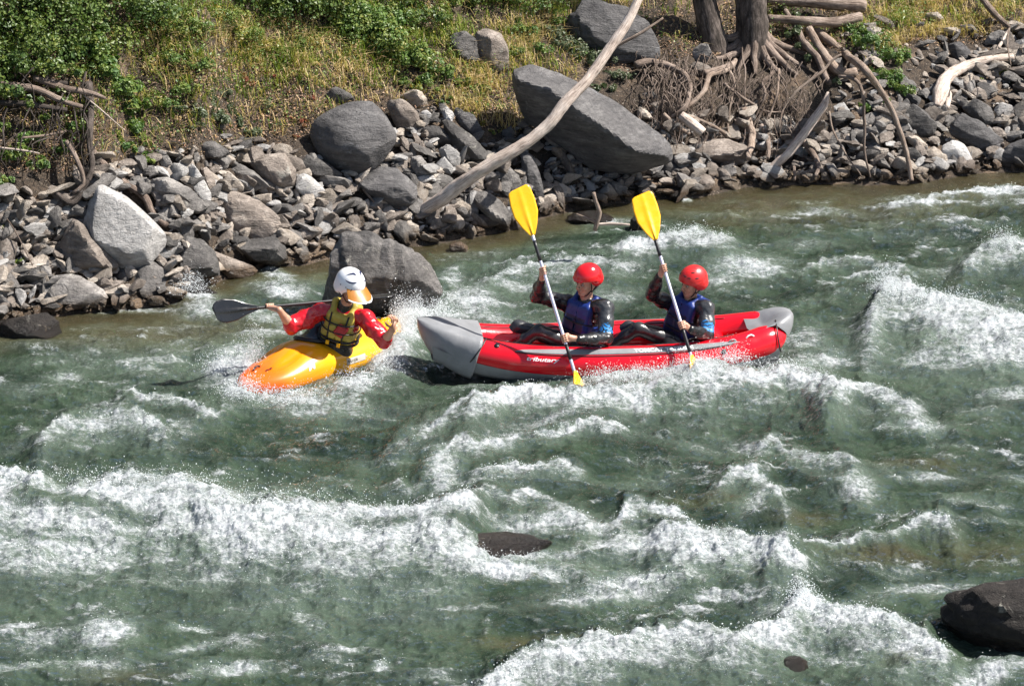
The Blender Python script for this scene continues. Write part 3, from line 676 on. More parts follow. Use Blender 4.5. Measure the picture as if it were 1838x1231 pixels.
def stone_xf(s, px, py):
    g = on_t(px, py); r = rs.uniform(0, 6.283)
    R3 = np.array([[math.cos(r), -math.sin(r), 0], [math.sin(r), math.cos(r), 0], [0, 0, 1]])
    a = rs.normal()*.45+.2; b = rs.normal()*.35
    Rx = np.array([[1, 0, 0], [0, math.cos(a), -math.sin(a)], [0, math.sin(a), math.cos(a)]])
    Ry = np.array([[math.cos(b), 0, math.sin(b)], [0, 1, 0], [-math.sin(b), 0, math.cos(b)]])
    return g, Rx@Ry@R3, s*np.array([1, 1, 1])*rs.uniform(.85, 1.2, 3)
nind = 0; stV = {m: [] for m in set(mk)}; stF = {m: [] for m in set(mk)}; stN = {m: 0 for m in set(mk)}
lowV, lowF = [], []
for k in range(10):
    rr_ = np.random.RandomState(900+k); P = []
    for i in range(8):
        d = rr_.normal(size=3); d /= np.linalg.norm(d); P.append(d*np.array([1, .62, .36]))
    V, F, c = hull_rock(P, 2, p=120, rough=.03, strat=.4, seed=950+k, cuts=3); lowV.append(V); lowF.append(F)
from mathutils import Matrix
for i, (s, px, py) in enumerate(cand):
    g, M3, sc3 = stone_xf(s, px, py); m = mk[rs.randint(len(mk))]
    lift = .42*s
    if nind < 235 and 0 < px < 1838:
        k = rs.randint(18)
        if (k, m) not in kmesh:
            kmesh[(k, m)] = npmesh('stone', kinds[k][0], kinds[k][1], [RM[m]]); kmesh[(k, m)].set_sharp_from_angle(angle=R(26))
        o = link('stone', kmesh[(k, m)])
        o.matrix_world = Matrix.LocRotScale(g+Vector((0, 0, lift)), Matrix(M3.tolist()).to_quaternion(), Vector(sc3))
        STN.append((o, px, py, m, s)); nind += 1
    else:
        k = rs.randint(10); V = (lowV[k]*sc3)@M3.T+np.array(g)+np.array([0, 0, lift])
        stV[m].append(V); stF[m].append(lowF[k]+stN[m]); stN[m] += len(V)
stone_labels()
V = np.concatenate([np.concatenate(stV[m]) for m in stV]); off = 0; FF = []; MI = []; mats_ = []
for j, m in enumerate(stV):
    f = np.concatenate(stF[m]); FF.append(f+off); off += stN[m]; MI.append(np.full(len(f), j)); mats_.append(RM[m])
gr = link('small_rubble', npmesh('small_rubble', V, np.concatenate(FF), mats_, np.concatenate(MI), False))
tag(gr, 'small broken stones and pebbles filling the gaps of the rubble bank', 'rubble', None, 'stuff')
# ================================================================== wood: logs, branches, roots, trunks
def wood_mat(name, dark, mid, pale, ax=2):
    t = NT(name); v = t.coord('Object')
    tv = t.n('UVMap').outputs[0]
    mp = t.n('Mapping'); t.set(mp.inputs[0], tv); mp.inputs['Scale'].default_value = (9, 2.2, 1)
    g = t.noise(3.0, 6, .7, mp.outputs[0], .5); n = t.noise(5, 5, .65, v)
    mp2 = t.n('Mapping'); t.set(mp2.inputs[0], tv); mp2.inputs['Scale'].default_value = (30, 3, 1)
    g2 = t.noise(2.0, 4, .6, mp2.outputs[0])
    f = t.math('ADD', t.math('MULTIPLY', g, .6), t.math('MULTIPLY', n, .4))
    c = t.mix(t.rng(f, .36, .52), dark, mid); c = t.mix(t.rng(f, .48, .63), c, pale)
    t.p(Base_Color=c, Roughness=.85, Normal=t.bump(t.math('ADD', g, t.math('MULTIPLY', g2, .6)), .9, .02), Specular_IOR_Level=.3)
    return t.m
M_LOG = wood_mat('bleached_wood', (.25, .19, .155), (.56, .46, .39), (.74, .64, .56))
M_BARK = wood_mat('tree_bark', (.020, .016, .013), (.065, .052, .044), (.16, .13, .115))
M_ROOT = wood_mat('root_wood', (.06, .042, .032), (.20, .15, .12), (.40, .32, .27))
M_TWIG = wood_mat('pale_twig', (.13, .09, .065), (.28, .21, .165), (.42, .34, .28))
def smooth_path(P, Rr, step):
    P = np.array([list(q) for q in P], float); Rr = np.array(Rr, float)
    if len(Rr) != len(P): Rr = np.interp(np.linspace(0, 1, len(P)), np.linspace(0, 1, len(Rr)), Rr)
    out = []; ro = []
    for i in range(len(P)-1):
        p0 = P[max(i-1, 0)]; p1 = P[i]; p2 = P[i+1]; p3 = P[min(i+2, len(P)-1)]
        n = max(2, int(np.linalg.norm(p2-p1)/step))
        for k in range(n):
            u = k/n
            out.append(.5*((2*p1)+(-p0+p2)*u+(2*p0-5*p1+4*p2-p3)*u*u+(-p0+3*p1-3*p2+p3)*u**3)); ro.append(Rr[i]*(1-u)+Rr[i+1]*u)
    out.append(P[-1]); ro.append(Rr[-1])
    return np.array(out), np.array(ro)
def tube_arrays(P, Rr, nseg=8, step=.06, bumpy=.12, seed=0, cap=True, wob=0.0):
    C, r = smooth_path(P, Rr, step); n = len(C)
    if wob: C = C + wob*np.stack([fbm2(np.arange(n)*step*3., np.full(n, seed*1.3+k*9), 3, seed+k) for k in range(3)], -1)*np.minimum(np.arange(n), 4)[:, None]/4
    T = np.gradient(C, axis=0); T /= np.linalg.norm(T, axis=1)[:, None]+1e-9
    up = np.array([0.13, -1, .21]); up /= np.linalg.norm(up)
    A = np.cross(T, up); A /= np.linalg.norm(A, axis=1)[:, None]+1e-9; B = np.cross(T, A)
    ang = np.arange(nseg)*2*math.pi/nseg
    L = np.concatenate([[0], np.cumsum(np.linalg.norm(np.diff(C, axis=0), axis=1))])
    aa, ll = np.meshgrid(ang, L)
    bm_ = 1+bumpy*(fbm2(np.cos(aa)*1.2+seed, ll*3.0+np.sin(aa)*1.2, 3, seed)*1.2+.5*fbm2(np.cos(aa)*3+seed, ll*14+np.sin(aa)*3, 2, seed+3))
    V = C[:, None, :]+(A[:, None, :]*np.cos(ang)[None, :, None]+B[:, None, :]*np.sin(ang)[None, :, None])*(r[:, None]*bm_)[..., None]
    F = grid_faces(n, nseg, True); V = V.reshape(-1, 3)
    uv = np.stack([aa/(2*math.pi), ll], -1).reshape(-1, 2)
    if cap:
        V = np.concatenate([V, C[:1], C[-1:]]); uv = np.concatenate([uv, [[0, 0], [0, L[-1]]]])
        i = np.arange(nseg); j = (i+1) % nseg
        T1 = np.stack([np.full(nseg, n*nseg), j, i], -1); T2 = np.stack([np.full(nseg, n*nseg+1), (n-1)*nseg+i, (n-1)*nseg+j], -1)
        return V, [F, np.concatenate([T1, T2])], uv
    return V, [F], uv
def join_tubes(name, tubes, mat):
    Vs = []; Q = []; Tt = []; U = []; o = 0
    for V, F, uv in tubes:
        Vs.append(V); Q.append(F[0]+o); U.append(uv)
        if len(F) > 1: Tt.append(F[1]+o)
        o += len(V)
    Fs = [np.concatenate(Q)]+([np.concatenate(Tt)] if Tt else [])
    me = npmesh(name, np.concatenate(Vs), Fs, [mat]); U = np.concatenate(U)
    ul = me.uv_layers.new(name='UVMap'); vi = np.zeros(len(me.loops), dtype=np.int32); me.loops.foreach_get('vertex_index', vi)
    ul.data.foreach_set('uv', U[vi].astype(np.float32).ravel()); return me
def px_path(pts, base_Y=None, lift=.05):
    """pts: (px,py[,Y]) ; without Y the point lies on the terrain (lifted)"""
    out = []
    for q in pts:
        if len(q) > 2 and q[2]: out.append(np.array(on_y(q[0], q[1], q[2])[:]))
        else:
            g = on_t(q[0], q[1], lift); out.append(np.array(g[:]))
    return out
def wood(name, pts, rad, mat, label=None, cat='log', nseg=8, parent=None, seed=1, lift=.05, group=None, wob=.01, bumpy=.12, step=.06):
    me = join_tubes(name, [tube_arrays(px_path(pts, None, lift), rad, nseg, step, bumpy, seed, True, wob)], mat)
    o = link(name, me, parent)
    if label: tag(o, label, cat, group)
    return o
wood('leaning_log', [(738,392,27.05),(762,377,26.95),(795,357,26.85),(838,322,26.8),(885,292,26.8),(935,262,26.85),(985,222,26.95),(1012,188,27.05),(1050,148,27.2),(1087,98,27.4),(1122,45,27.6),(1150,-12,27.8),(1175,-80,28.1)],
     [.055,.075,.078,.075,.072,.068,.064,.066,.060,.058,.055,.052,.045], M_LOG, 'long bleached grey log leaning across the bank, its top out of frame', 'log', 16, seed=3, step=.03, bumpy=.14)
b = wood('fallen_branch', [(1450,45),(1490,76),(1520,100),(1550,122,28.95),(1577,157,29.1),(1600,197,29.15),(1615,237,29.1),(1628,282,29.05),(1637,325,28.95)], [.06,.055,.05,.045,.036,.032,.032,.03,.026], M_TWIG, 'long thin pinkish branch curving down the right bank into the water', 'branch', 10, seed=4, step=.03)
wood('driftwood_log', [(1350,325,29.0),(1380,304,29.05),(1412,277,29.1),(1441,243,29.2),(1463,212,29.3),(1478,190,29.4),(1486,166,29.5)], [.022,.045,.052,.05,.052,.05,.02], M_LOG, 'pale split driftwood log slanting from the roots down to the water', 'log', 10, seed=5, step=.03, bumpy=.25)
p = wood('driftwood_limb', [(1682,192),(1688,165),(1700,140),(1730,121),(1770,109),(1818,104)], [.04,.10,.085,.07,.055,.04], M_LOG, 'bleached crooked driftwood limb with a forked end on the right bank', 'log', 12, seed=6, lift=.14, bumpy=.25, step=.03)
wood('fork', [(1782,110),(1795,82),(1812,52)], [.03,.022,.015], M_LOG, parent=p, lift=.16, nseg=8)
wood('fork', [(1690,160),(1702,170),(1700,195)], [.07,.05,.03], M_LOG, parent=p, lift=.1, nseg=8)
wood('cut_log', [(1372,-2),(1430,2),(1500,8),(1553,12)], [.075,.08,.08,.085], M_ROOT, 'upper of the two dark logs lying at the top edge, right of the trunks', 'log', 12, seed=7, lift=.22)
wood('cut_log', [(1378,34),(1440,38),(1500,40),(1543,30)], [.05,.062,.065,.06], M_ROOT, 'lower of the two dark logs lying at the top edge, right of the trunks', 'log', 12, seed=8, lift=.16)
wood('stick', [(1105,84,29.6),(1150,60,29.6),(1191,32,29.7)], [.02,.018,.012], M_TWIG, 'straight pale stick pointing up behind the leaning log', 'stick', 6, seed=9)
wood('dead_branch', [(1762,-4),(1785,25),(1812,50)], [.045,.045,.03], M_ROOT, 'dark dead branch at the top right corner', 'branch', 8, seed=10, lift=.2)
wood('stick', [(1811,52,31.2),(1808,80,31.0),(1815,118,30.7)], [.012,.01,.008], M_TWIG, 'thin upright stick near the right edge beside the forked limb', 'stick', 6, seed=12)
st_ = wood('forked_stick', [(1068,414,25.75),(1072,398,25.75),(1077,382,25.75),(1070,362,25.75),(1066,346,25.75)], [.022,.026,.024,.02,.022], M_TWIG, 'forked pale stick standing out of the water behind the front paddler', 'stick', 8, seed=13)
wood('fork', [(1070,400,25.75),(1052,392,25.75),(1035,384,25.8)], [.016,.014,.01], M_TWIG, parent=st_, nseg=6)
wood('stick', [(1068,404,26.05),(1095,402,26.05),(1130,404,26.0)], [.018,.016,.012], M_LOG, 'pale stick floating flat against the small black rock', 'stick', 6, seed=14)
wood('exposed_root', [(168,272),(190,300),(215,322),(240,338),(262,356),(275,385),(300,405)], [.03,.045,.04,.04,.04,.035,.03], M_ROOT, 'thick brown root snaking behind the large pale boulder', 'root', 8, seed=15, lift=.10)
wood('exposed_root', [(158,150),(163,200),(160,250),(165,300),(150,335),(118,358),(90,380),(70,388)], [.05,.04,.035,.03,.035,.04,.035,.03], M_BARK, 'dark root hanging down the undercut bank at left', 'root', 8, seed=16, lift=.16)
wood('stick', [(0,266),(35,270),(70,277)], [.014,.012,.008], M_LOG, 'thin pale stick poking in at the left edge below the shrub', 'stick', 6, seed=17, lift=.35)
wood('stick', [(40,248),(80,243),(118,235)], [.012,.016,.012], M_TWIG, 'short pale stick among leaves at the left, above the undercut', 'stick', 6, seed=18, lift=.3)
wood('stick', [(150,172),(190,205),(226,237)], [.009,.008,.006], M_LOG, 'thin straight dry stalk slanting across the left shrub', 'stick', 5, seed=19, lift=.25)
wood('bramble_stem', [(0,375,24.9),(30,420,24.7),(60,480,24.55),(85,520,24.45),(104,555,24.4)], [.008,.007,.006,.006,.004], M_ROOT, 'thin reddish bramble stem arching down over the left rocks', 'stem', 5, seed=20)
wood('driftwood_stick', [(652,340),(670,362),(697,395)], [.012,.014,.012], M_TWIG, 'thin grey stick lying below the dark angular boulder', 'stick', 5, seed=21, lift=.12)
wood('log_piece', [(1222,207,28.9),(1240,220,28.85),(1262,238,28.8)], [.055,.062,.055], M_LOG, 'short broken log piece below the roots at the left end', 'log', 10, seed=22, bumpy=.2)
# trees with their hanging roots
t1 = empty('riverside_tree', on_t(1275, 80)[:]); tag(t1, 'left one of the two tree trunks at the top edge, dark, rough-barked and leaning', 'tree')
t2 = empty('riverside_tree', on_t(1352, 82)[:]); tag(t2, 'right one of the two trunks at the top edge, forked, half sunlit, with hanging roots', 'tree')
def tpart(name, P, rad, mat, parent, nseg=14, seed=1, step=.08, wob=.02, bumpy=.15):
    me = join_tubes(name, [tube_arrays(P, rad, nseg, step, bumpy, seed, True, wob)], mat)
    o = link(name, me, parent); o.location = -Vector(parent.location)
    return o
b1 = np.array(t1.location[:]); b2 = np.array(t2.location[:])
tpart('trunk', [b1+[.05,0,-.15], b1+[0,0,.15], b1+[-.10,.05,.6], b1+[-.25,.1,1.5], b1+[-.3,.2,3.0], b1+[-.1,.3,4.6]], [.22,.16,.14,.13,.11,.06], M_BARK, t1, 18, 31)
tpart('trunk', [b2+[0,0,-.2], b2+[0,0,.15], b2+[-.02,.05,.6], b2+[.05,.1,1.5], b2+[.1,.2,3.0], b2+[.3,.3,5.0]], [.30,.19,.16,.14,.11,.06], M_BARK, t2, 18, 32)
tpart('trunk', [b2+[-.12,.05,-.1], b2+[-.13,.05,.3], b2+[-.2,.1,1.2], b2+[-.5,.2,2.6]], [.12,.10,.08,.05], M_BARK, t2, 12, 33)
rr = random.Random(44)
for k in range(9):
    a = -math.pi+math.pi*k/8
    e = b2+[math.cos(a)*.75, math.sin(a)*.5, 0]; e[2] = float(terrain(e[0], e[1]))+.01
    m_ = b2+[math.cos(a)*.3, math.sin(a)*.25, 0]; m_[2] = float(terrain(m_[0], m_[1]))+.08
    tpart('root', [b2+[math.cos(a)*.08, math.sin(a)*.08, .18], m_, e], [.08,.05,.02], M_ROOT, t2, 8, 50+k, .06, .04)
ROOTS = [([(1140,118),(1165,112),(1200,118),(1225,132),(1238,160),(1225,195),(1200,212)], [.045,.05,.045,.035,.03,.02]),
 ([(1320,108),(1300,128),(1275,135),(1262,160),(1235,190),(1218,205)], [.03,.04,.035,.028,.02]),
 ([(1262,132),(1305,122),(1320,108)], [.04,.05,.02]),
 ([(1310,128),(1320,150),(1312,190),(1310,220),(1312,246)], [.02,.016,.012,.01]),
 ([(1388,130),(1368,148),(1372,170),(1362,195),(1352,220)], [.024,.02,.016,.01]),
 ([(1398,125),(1395,160),(1390,190),(1382,215)], [.018,.015,.01]),
 ([(1326,60),(1334,100),(1338,150),(1337,200),(1330,225)], [.01,.01,.009,.007]),
 ([(1510,98,29.6),(1470,128,29.5),(1435,160,29.4),(1412,190,29.3),(1400,232,29.1)], [.014,.02,.018,.012,.008]),
 ([(1505,138,29.3),(1530,142,29.2),(1548,165,29.1),(1550,210,29.05),(1551,260,29),(1562,320,28.9)], [.018,.022,.022,.018,.016,.012]),
 ([(1488,200,29.3),(1495,235,29.2),(1520,280,29.0),(1548,316,28.9)], [.014,.012,.01,.007]),
 ([(1440,250),(1455,272),(1468,300),(1462,320)], [.035,.04,.03,.02]),
 ([(1335,195),(1345,225),(1350,250),(1340,285)], [.05,.055,.05,.03]),
 ([(1365,225),(1378,250),(1380,285)], [.035,.035,.02]),
 ([(1225,208),(1250,215),(1300,240),(1320,243)], [.02,.024,.02,.012]),
 ([(1410,20),(1440,70),(1465,105),(1480,140),(1492,152)], [.04,.045,.045,.04,.03]),
 ([(1452,52),(1475,95),(1510,130),(1535,128)], [.05,.055,.06,.05]),
 ([(1300,150),(1330,175),(1370,200),(1400,205)], [.02,.02,.015,.01]),
 ([(1190,205),(1215,225),(1235,240)], [.03,.03,.02]),
 ([(1425,300),(1428,322)], [.02,.018])]
for k, (pts, rad) in enumerate(ROOTS):
    me = join_tubes('root', [tube_arrays(px_path(pts, None, .16), rad, 8, .05, .2, 70+k, True, .035)], [M_ROOT, M_TWIG][k % 2])
    o = link('root', me, t2); o.location = -Vector(t2.location)
# fine hanging rootlets (two pads)
tb = []
for k in range(430):
    px = rr.choice([rr.gauss(1195, 28), rr.uniform(1150, 1480), rr.gauss(1370, 45), rr.gauss(1250,40)]); py = rr.uniform(95, 225)+ (px-1300)*.05
    L = rr.uniform(25, 85); g = []
    dx = rr.uniform(-34, 26); n = 4
    lf = rr.uniform(.08, .26)
    for i in range(n+1):
        u = i/n; g.append(px_path([(px+dx*u+rr.uniform(-8, 8), py+L*u)], None, lf*(1-.5*u))[0])
    tb.append(tube_arrays(g, [.006*rr.uniform(.4,1.7), .004, .0015], 4, .08, 0, k, False, .03))
o = link('rootlets', join_tubes('rootlets', tb, M_ROOT), t2); o.location = -Vector(t2.location); o['kind'] = 'stuff'
# same under the undercut at left: dark tangle
lt = empty('root_tangle', on_t(80, 260)[:]); tag(lt, 'dark tangle of roots and twigs hanging over the undercut bank at the left edge', 'roots')
tb = []
for k in range(70):
    px = rr.uniform(-120, 170); py = rr.uniform(120, 260); L = rr.uniform(40, 130); dx = rr.uniform(-50, 30); g = []; lf = rr.uniform(.15, .5)
    for i in range(5):
        u = i/4; g.append(px_path([(px+dx*u+rr.uniform(-14, 14), py+L*u+rr.uniform(-8,8))], None, lf*(1-.3*u))[0])
    tb.append(tube_arrays(g, [.008*rr.uniform(.3, 1.8), .005, .002], 5, .08, 0, k, False, .02))
o = link('rootlets', join_tubes('rootlets', tb, M_BARK), lt); o.location = -Vector(lt.location); o['kind'] = 'stuff'
for k, (pts, rad) in enumerate([([(60,140),(90,150),(120,160),(160,168),(190,180)], [.03,.04,.035,.03,.015]), ([(80,120),(88,145),(120,150)], [.02,.03,.02]), ([(0,150),(50,160),(110,178),(150,190)], [.04,.04,.035,.02]),
                                ([(0,185),(60,190),(120,200)], [.03,.03,.02]), ([(120,255),(140,290),(150,330),(130,345)], [.03,.025,.025,.02]), ([(100,345),(130,365),(165,330)], [.025,.03,.02])]):
    me = join_tubes('root', [tube_arrays(px_path(pts, None, .3), rad, 8, .05, .2, 90+k, True, .03)], [M_ROOT, M_BARK][k % 2])
    o = link('root', me, lt); o.location = -Vector(lt.location)
# ================================================================== leaves, shrubs, grass
def leaf_mat(name, cols, trans=.25, rough=.45):
    t = NT(name); a = t.at('tint')
    cr = t.n('ValToRGB'); t.set(cr.inputs[0], a); el = cr.color_ramp.elements
    while len(el) < len(cols): el.new(.5)
    for i, c in enumerate(cols): el[i].position = i/(len(cols)-1); el[i].color = (*c, 1)
    t.p(Base_Color=cr.outputs[0], Roughness=rough, Specular_IOR_Level=.4)
    tr = t.n('BsdfTranslucent'); t.set(tr.inputs[0], t.mix(1.0, cr.outputs[0], (1.0, 1.15, .5), 'MULTIPLY'))
    mx = t.n('MixShader'); mx.inputs[0].default_value = trans
    t.t.links.new(t.b.outputs[0], mx.inputs[1]); t.t.links.new(tr.outputs[0], mx.inputs[2]); t.t.links.new(mx.outputs[0], t.out.inputs[0])
    return t.m
M_LEAF = leaf_mat('green_leaves', [(0.025, 0.054, 0.014), (0.053, 0.101, 0.024), (0.098, 0.151, 0.03), (0.156, 0.187, 0.034), (0.279, 0.216, 0.051)])
M_BRAM = leaf_mat('bramble_leaves', [(0.037, 0.086, 0.024), (0.074, 0.144, 0.036), (0.123, 0.194, 0.043), (0.189, 0.223, 0.047), (0.328, 0.23, 0.051)])
M_SAGE = leaf_mat('greyish_leaves', [(.05, .075, .035), (.09, .12, .06), (.15, .17, .10), (.20, .15, .08)])
M_RED = leaf_mat('reddish_leaves', [(.20, .05, .035), (.30, .09, .06), (.20, .14, .06), (.12, .15, .05)])
M_DRY = leaf_mat('dry_grass', [(.15, .17, .035), (.28, .24, .07), (.48, .36, .15), (.62, .48, .27), (.48, .30, .18)], .3, .6)
M_GRASS = leaf_mat('grass_blades', [(.08, .14, .02), (.14, .20, .03), (.22, .26, .045), (.34, .31, .08)], .3, .5)
M_LITTER = leaf_mat('leaf_litter', [(.16, .10, .06), (.30, .20, .13), (.44, .32, .23), (.27, .14, .09), (.46, .34, .16)], .1, .8)
def leaf_mesh(name, C, Nn, size, mat, rs, tint=None, long=1.0, fold=.35):
    """C centres, Nn outward directions: each leaf is a folded rhomb of two triangles"""
    n = len(C); Nn = Nn+rs.normal(size=(n, 3))*.55; Nn /= np.linalg.norm(Nn, axis=1)[:, None]+1e-9
    T = rs.normal(size=(n, 3)); T -= (T*Nn).sum(1)[:, None]*Nn; T /= np.linalg.norm(T, axis=1)[:, None]+1e-9
    B = np.cross(Nn, T); s = (size*(rs.lognormal(0, .35, n)))[:, None]
    a = C-T*s*.55*long; b = C+T*s*.6*long
    l = C+B*s*.42+Nn*s*fold*.5; r = C-B*s*.42+Nn*s*fold*.5
    V = np.stack([a, l, b, r], 1).reshape(-1, 3); i = np.arange(n)*4
    F = np.concatenate([np.stack([i, i+1, i+2], -1), np.stack([i, i+2, i+3], -1)])
    me = npmesh(name, V, F, [mat], None, False)
    tt = tint if tint is not None else rs.rand(n)
    attr(me, 'tint', np.repeat(np.clip(tt, 0, 1), 4))
    return me
def shrub(label, blobs, n, mat, size=.022, cat='shrub', seed=0, name='shrub', stems=6, lift=0.0, group=None, tb=0.0, long=1.0):
    """blobs: (px,py,rx_m,rz_m) clumps resting on the bank; leaves near their shells"""
    rs = np.random.RandomState(seed); C = []; Nn = []; tint = []
    vol = np.array([b[2]*b[3] for b in blobs]); vol = vol/vol.sum(); tubes = []; base = None
    for b, fr in zip(blobs, vol):
        g = on_t(b[0], b[1]); c0 = np.array(g[:])+[0, 0, lift+b[3]*.25]
        if base is None: base = np.array(g[:])
        m = max(20, int(n*fr)); nc = max(5, int(m/70)); rad = np.array([b[2], b[2]*.8, b[3]])
        cd = rs.normal(size=(nc, 3)); cd /= np.linalg.norm(cd, axis=1)[:, None]; cd[:, 2] = np.abs(cd[:, 2])*.9-.1
        cc = c0+cd*rad*rs.uniform(.35, 1.0, (nc, 1)); k = rs.randint(nc, size=m)
        d = rs.normal(size=(m, 3)); d /= np.linalg.norm(d, axis=1)[:, None]
        sp_ = rad.mean()*.34*rs.uniform(.35, 1.25, (nc, 1))[k]
        P = cc[k]+d*sp_*rs.uniform(.35, 1.0, (m, 1))**.5
        P[:, 2] = np.maximum(P[:, 2], terrain(P[:, 0], P[:, 1])+.01)
        C.append(P); Nn.append(d*.6+cd[k]*.5+[0, -.1, .5]); ct = rs.rand(nc)
        tint.append(.28*rs.rand(m)+.45*ct[k]+.1+tb)
        for q in range(max(1, stems//len(blobs))):
            j = rs.randint(nc); tubes.append(tube_arrays([c0-[0, 0, b[3]*.6], (c0+cc[j])/2+rs.normal(size=3)*.04, cc[j]], [.010, .007, .004], 4, .08, 0, q, False))
    C = np.concatenate(C); Nn = np.concatenate(Nn); tint = np.concatenate(tint)
    r = empty(name, base.tolist()); tag(r, label, cat, group)
    me = leaf_mesh('foliage', C-base, Nn, size, mat, rs, tint, long); link('foliage', me, r)
    if tubes:
        o = link('stems', join_tubes('stems', tubes, M_ROOT), r); o.location = -Vector(base); o['kind'] = 'stuff'
    return r
shrub('large dense dark green bramble thicket filling the top left corner', [(40,40,.9,.60),(150,20,.8,.60),(60,110,.6,.45),(250,40,.6,.48),(-150,60,1.1,.8),(190,90,.45,.34),(-60,160,.7,.5)], 34000, M_LEAF, .028, seed=1, stems=14)
shrub('bright green bramble hanging down the bank above the large pale boulder', [(190,130,.28,.18),(215,165,.25,.16),(235,200,.22,.14),(245,235,.18,.12),(225,270,.14,.10),(160,100,.3,.2),(270,290,.10,.06)], 6500, M_BRAM, .032, seed=2)
shrub('trailing leaves hanging in front of the undercut soil at far left', [(30,300,.2,.12),(75,320,.18,.1),(120,290,.12,.1),(10,345,.16,.1),(60,270,.2,.12),(140,250,.12,.1)], 2600, M_BRAM, .026, seed=23, lift=.10)
shrub('loose leafy shoots over the dark undercut at the left edge', [(20,215,.2,.12),(60,235,.16,.10),(90,260,.14,.08),(120,225,.12,.08),(5,280,.1,.1),(110,205,.1,.07),(30,170,.3,.2),(90,175,.25,.18),(-60,250,.3,.2),(140,180,.16,.1),(20,330,.12,.1),(55,345,.1,.06)], 6000, M_LEAF, .027, seed=3, lift=.26)
shrub('tall dark green shrub at the top edge, left of centre', [(500,25,.5,.42),(560,15,.5,.5),(450,0,.45,.35),(610,40,.35,.34)], 13000, M_LEAF, .028, seed=4)
shrub('bright green leafy shrub spreading between dry grass and the round boulder', [(640,60,.38,.34),(690,90,.36,.32),(740,120,.36,.28),(600,25,.4,.34),(790,140,.22,.14),(700,40,.35,.22),(830,150,.12,.08)], 19000, M_BRAM, .026, seed=5, tb=.06)
shrub('olive green shrub in half shade at the top, behind the brown boulder', [(760,40,.4,.25),(700,5,.5,.3),(820,20,.3,.2),(950,20,.5,.3),(1010,50,.25,.15),(900,5,.5,.35)], 9000, M_LEAF, .024, seed=6, tb=.05)
shrub('grey-green shrub under the shaded boulder beside the leaning log', [(1000,80,.25,.16),(1040,95,.28,.16),(985,60,.2,.14),(1075,110,.25,.13),(1110,140,.22,.08),(1090,165,.2,.07)], 5500, M_SAGE, .020, seed=7)
shrub('low green shrub on the right bank beside the curved branch', [(1560,85,.26,.18),(1600,110,.26,.18),(1590,150,.24,.16),(1620,170,.18,.12),(1560,195,.14,.10),(1530,65,.2,.14),(1590,190,.14,.10)], 8000, M_BRAM, .022, seed=8)
shrub('light green ivy shoots around the roots beside the right trunk', [(1430,80,.14,.10),(1455,120,.14,.10),(1440,100,.12,.08),(1500,165,.08,.07),(1400,25,.14,.1),(1380,10,.1,.08),(1425,45,.1,.06)], 1700, M_SAGE, .032, seed=9, lift=.1, tb=-.1)
shrub('small yellowish weed hanging on the bank under the leafy shrub', [(740,165,.16,.08),(790,170,.12,.08),(855,225,.1,.07),(890,240,.1,.05),(650,160,.12,.06)], 1600, M_BRAM, .016, seed=10, tb=.3)
shrub('reddish weeds growing around the top of the round boulder', [(520,215,.08,.05),(545,225,.08,.06),(530,250,.06,.05),(560,180,.08,.05),(440,150,.12,.07),(480,140,.1,.06)], 1100, M_RED, .016, seed=11)
shrub('low spiky grey-green plant above the left rubble', [(395,215,.2,.08),(430,225,.18,.08),(360,205,.14,.07),(450,240,.12,.06)], 1900, M_SAGE, .018, seed=12, long=2.2)
shrub('sprig of green leaves at the foot of the bank, left edge by the water', [(10,455,.08,.08),(5,420,.07,.06),(35,480,.06,.04),(110,525,.05,.04)], 350, M_BRAM, .026, seed=13, lift=.06)
shrub('low yellow-green weeds at the right edge of the bank', [(1790,130,.12,.06),(1760,145,.1,.06),(1826,150,.14,.08),(1838,215,.1,.05)], 900, M_BRAM, .016, seed=14, tb=.3)
shrub('low leafy weeds in the grass right of the top left thicket', [(330,60,.3,.14),(300,110,.25,.12),(360,120,.22,.10),(330,165,.2,.09),(290,190,.2,.10)], 5500, M_BRAM, .020, seed=15, tb=.12)
shrub('yellow-green bush in the middle of the grassy slope', [(430,70,.3,.15),(480,95,.25,.12),(400,40,.3,.18),(540,80,.2,.12)], 5500, M_BRAM, .018, seed=16, tb=.25)
shrub('small green plants hanging over the rubble under the leafy shrub', [(770,150,.16,.08),(800,185,.12,.07),(720,150,.14,.08),(860,165,.14,.08)], 2200, M_BRAM, .020, seed=17, tb=.1)
shrub('mixed green weeds behind the left end of the great slab', [(930,60,.22,.12),(965,95,.2,.1),(920,100,.16,.1)], 2600, M_BRAM, .020, seed=18, tb=.0)
shrub('low weeds among the litter above the rubble at left', [(400,170,.16,.06),(350,230,.12,.05),(320,200,.14,.06),(470,190,.12,.05)], 1800, M_SAGE, .018, seed=19, tb=.1)
# crowns of the two riverside trees: above the frame, their shade falls on the top of the bank
def crown(tree, c, rad, n, seed):
    rs = np.random.RandomState(seed); nc = 46
    cd = rs.normal(size=(nc, 3)); cd /= np.linalg.norm(cd, axis=1)[:, None]; cc = np.array(c)+cd*np.array(rad)*rs.uniform(.3, 1, (nc, 1))
    k = rs.randint(nc, size=n); d = rs.normal(size=(n, 3)); P = cc[k]+d*.22
    me = leaf_mesh('crown', P, d+[0, 0, .6], .06, M_LEAF, rs, rs.rand(n)*.6+.1)
    o = link('crown', me, tree); o.location = -Vector(tree.location)
crown(t1, b1+[-.4, .8, 4.6], (1.7, 1.3, 1.0), 9000, 3); crown(t2, b2+[.5, .9, 5.2], (1.6, 1.2, 1.0), 8000, 4)
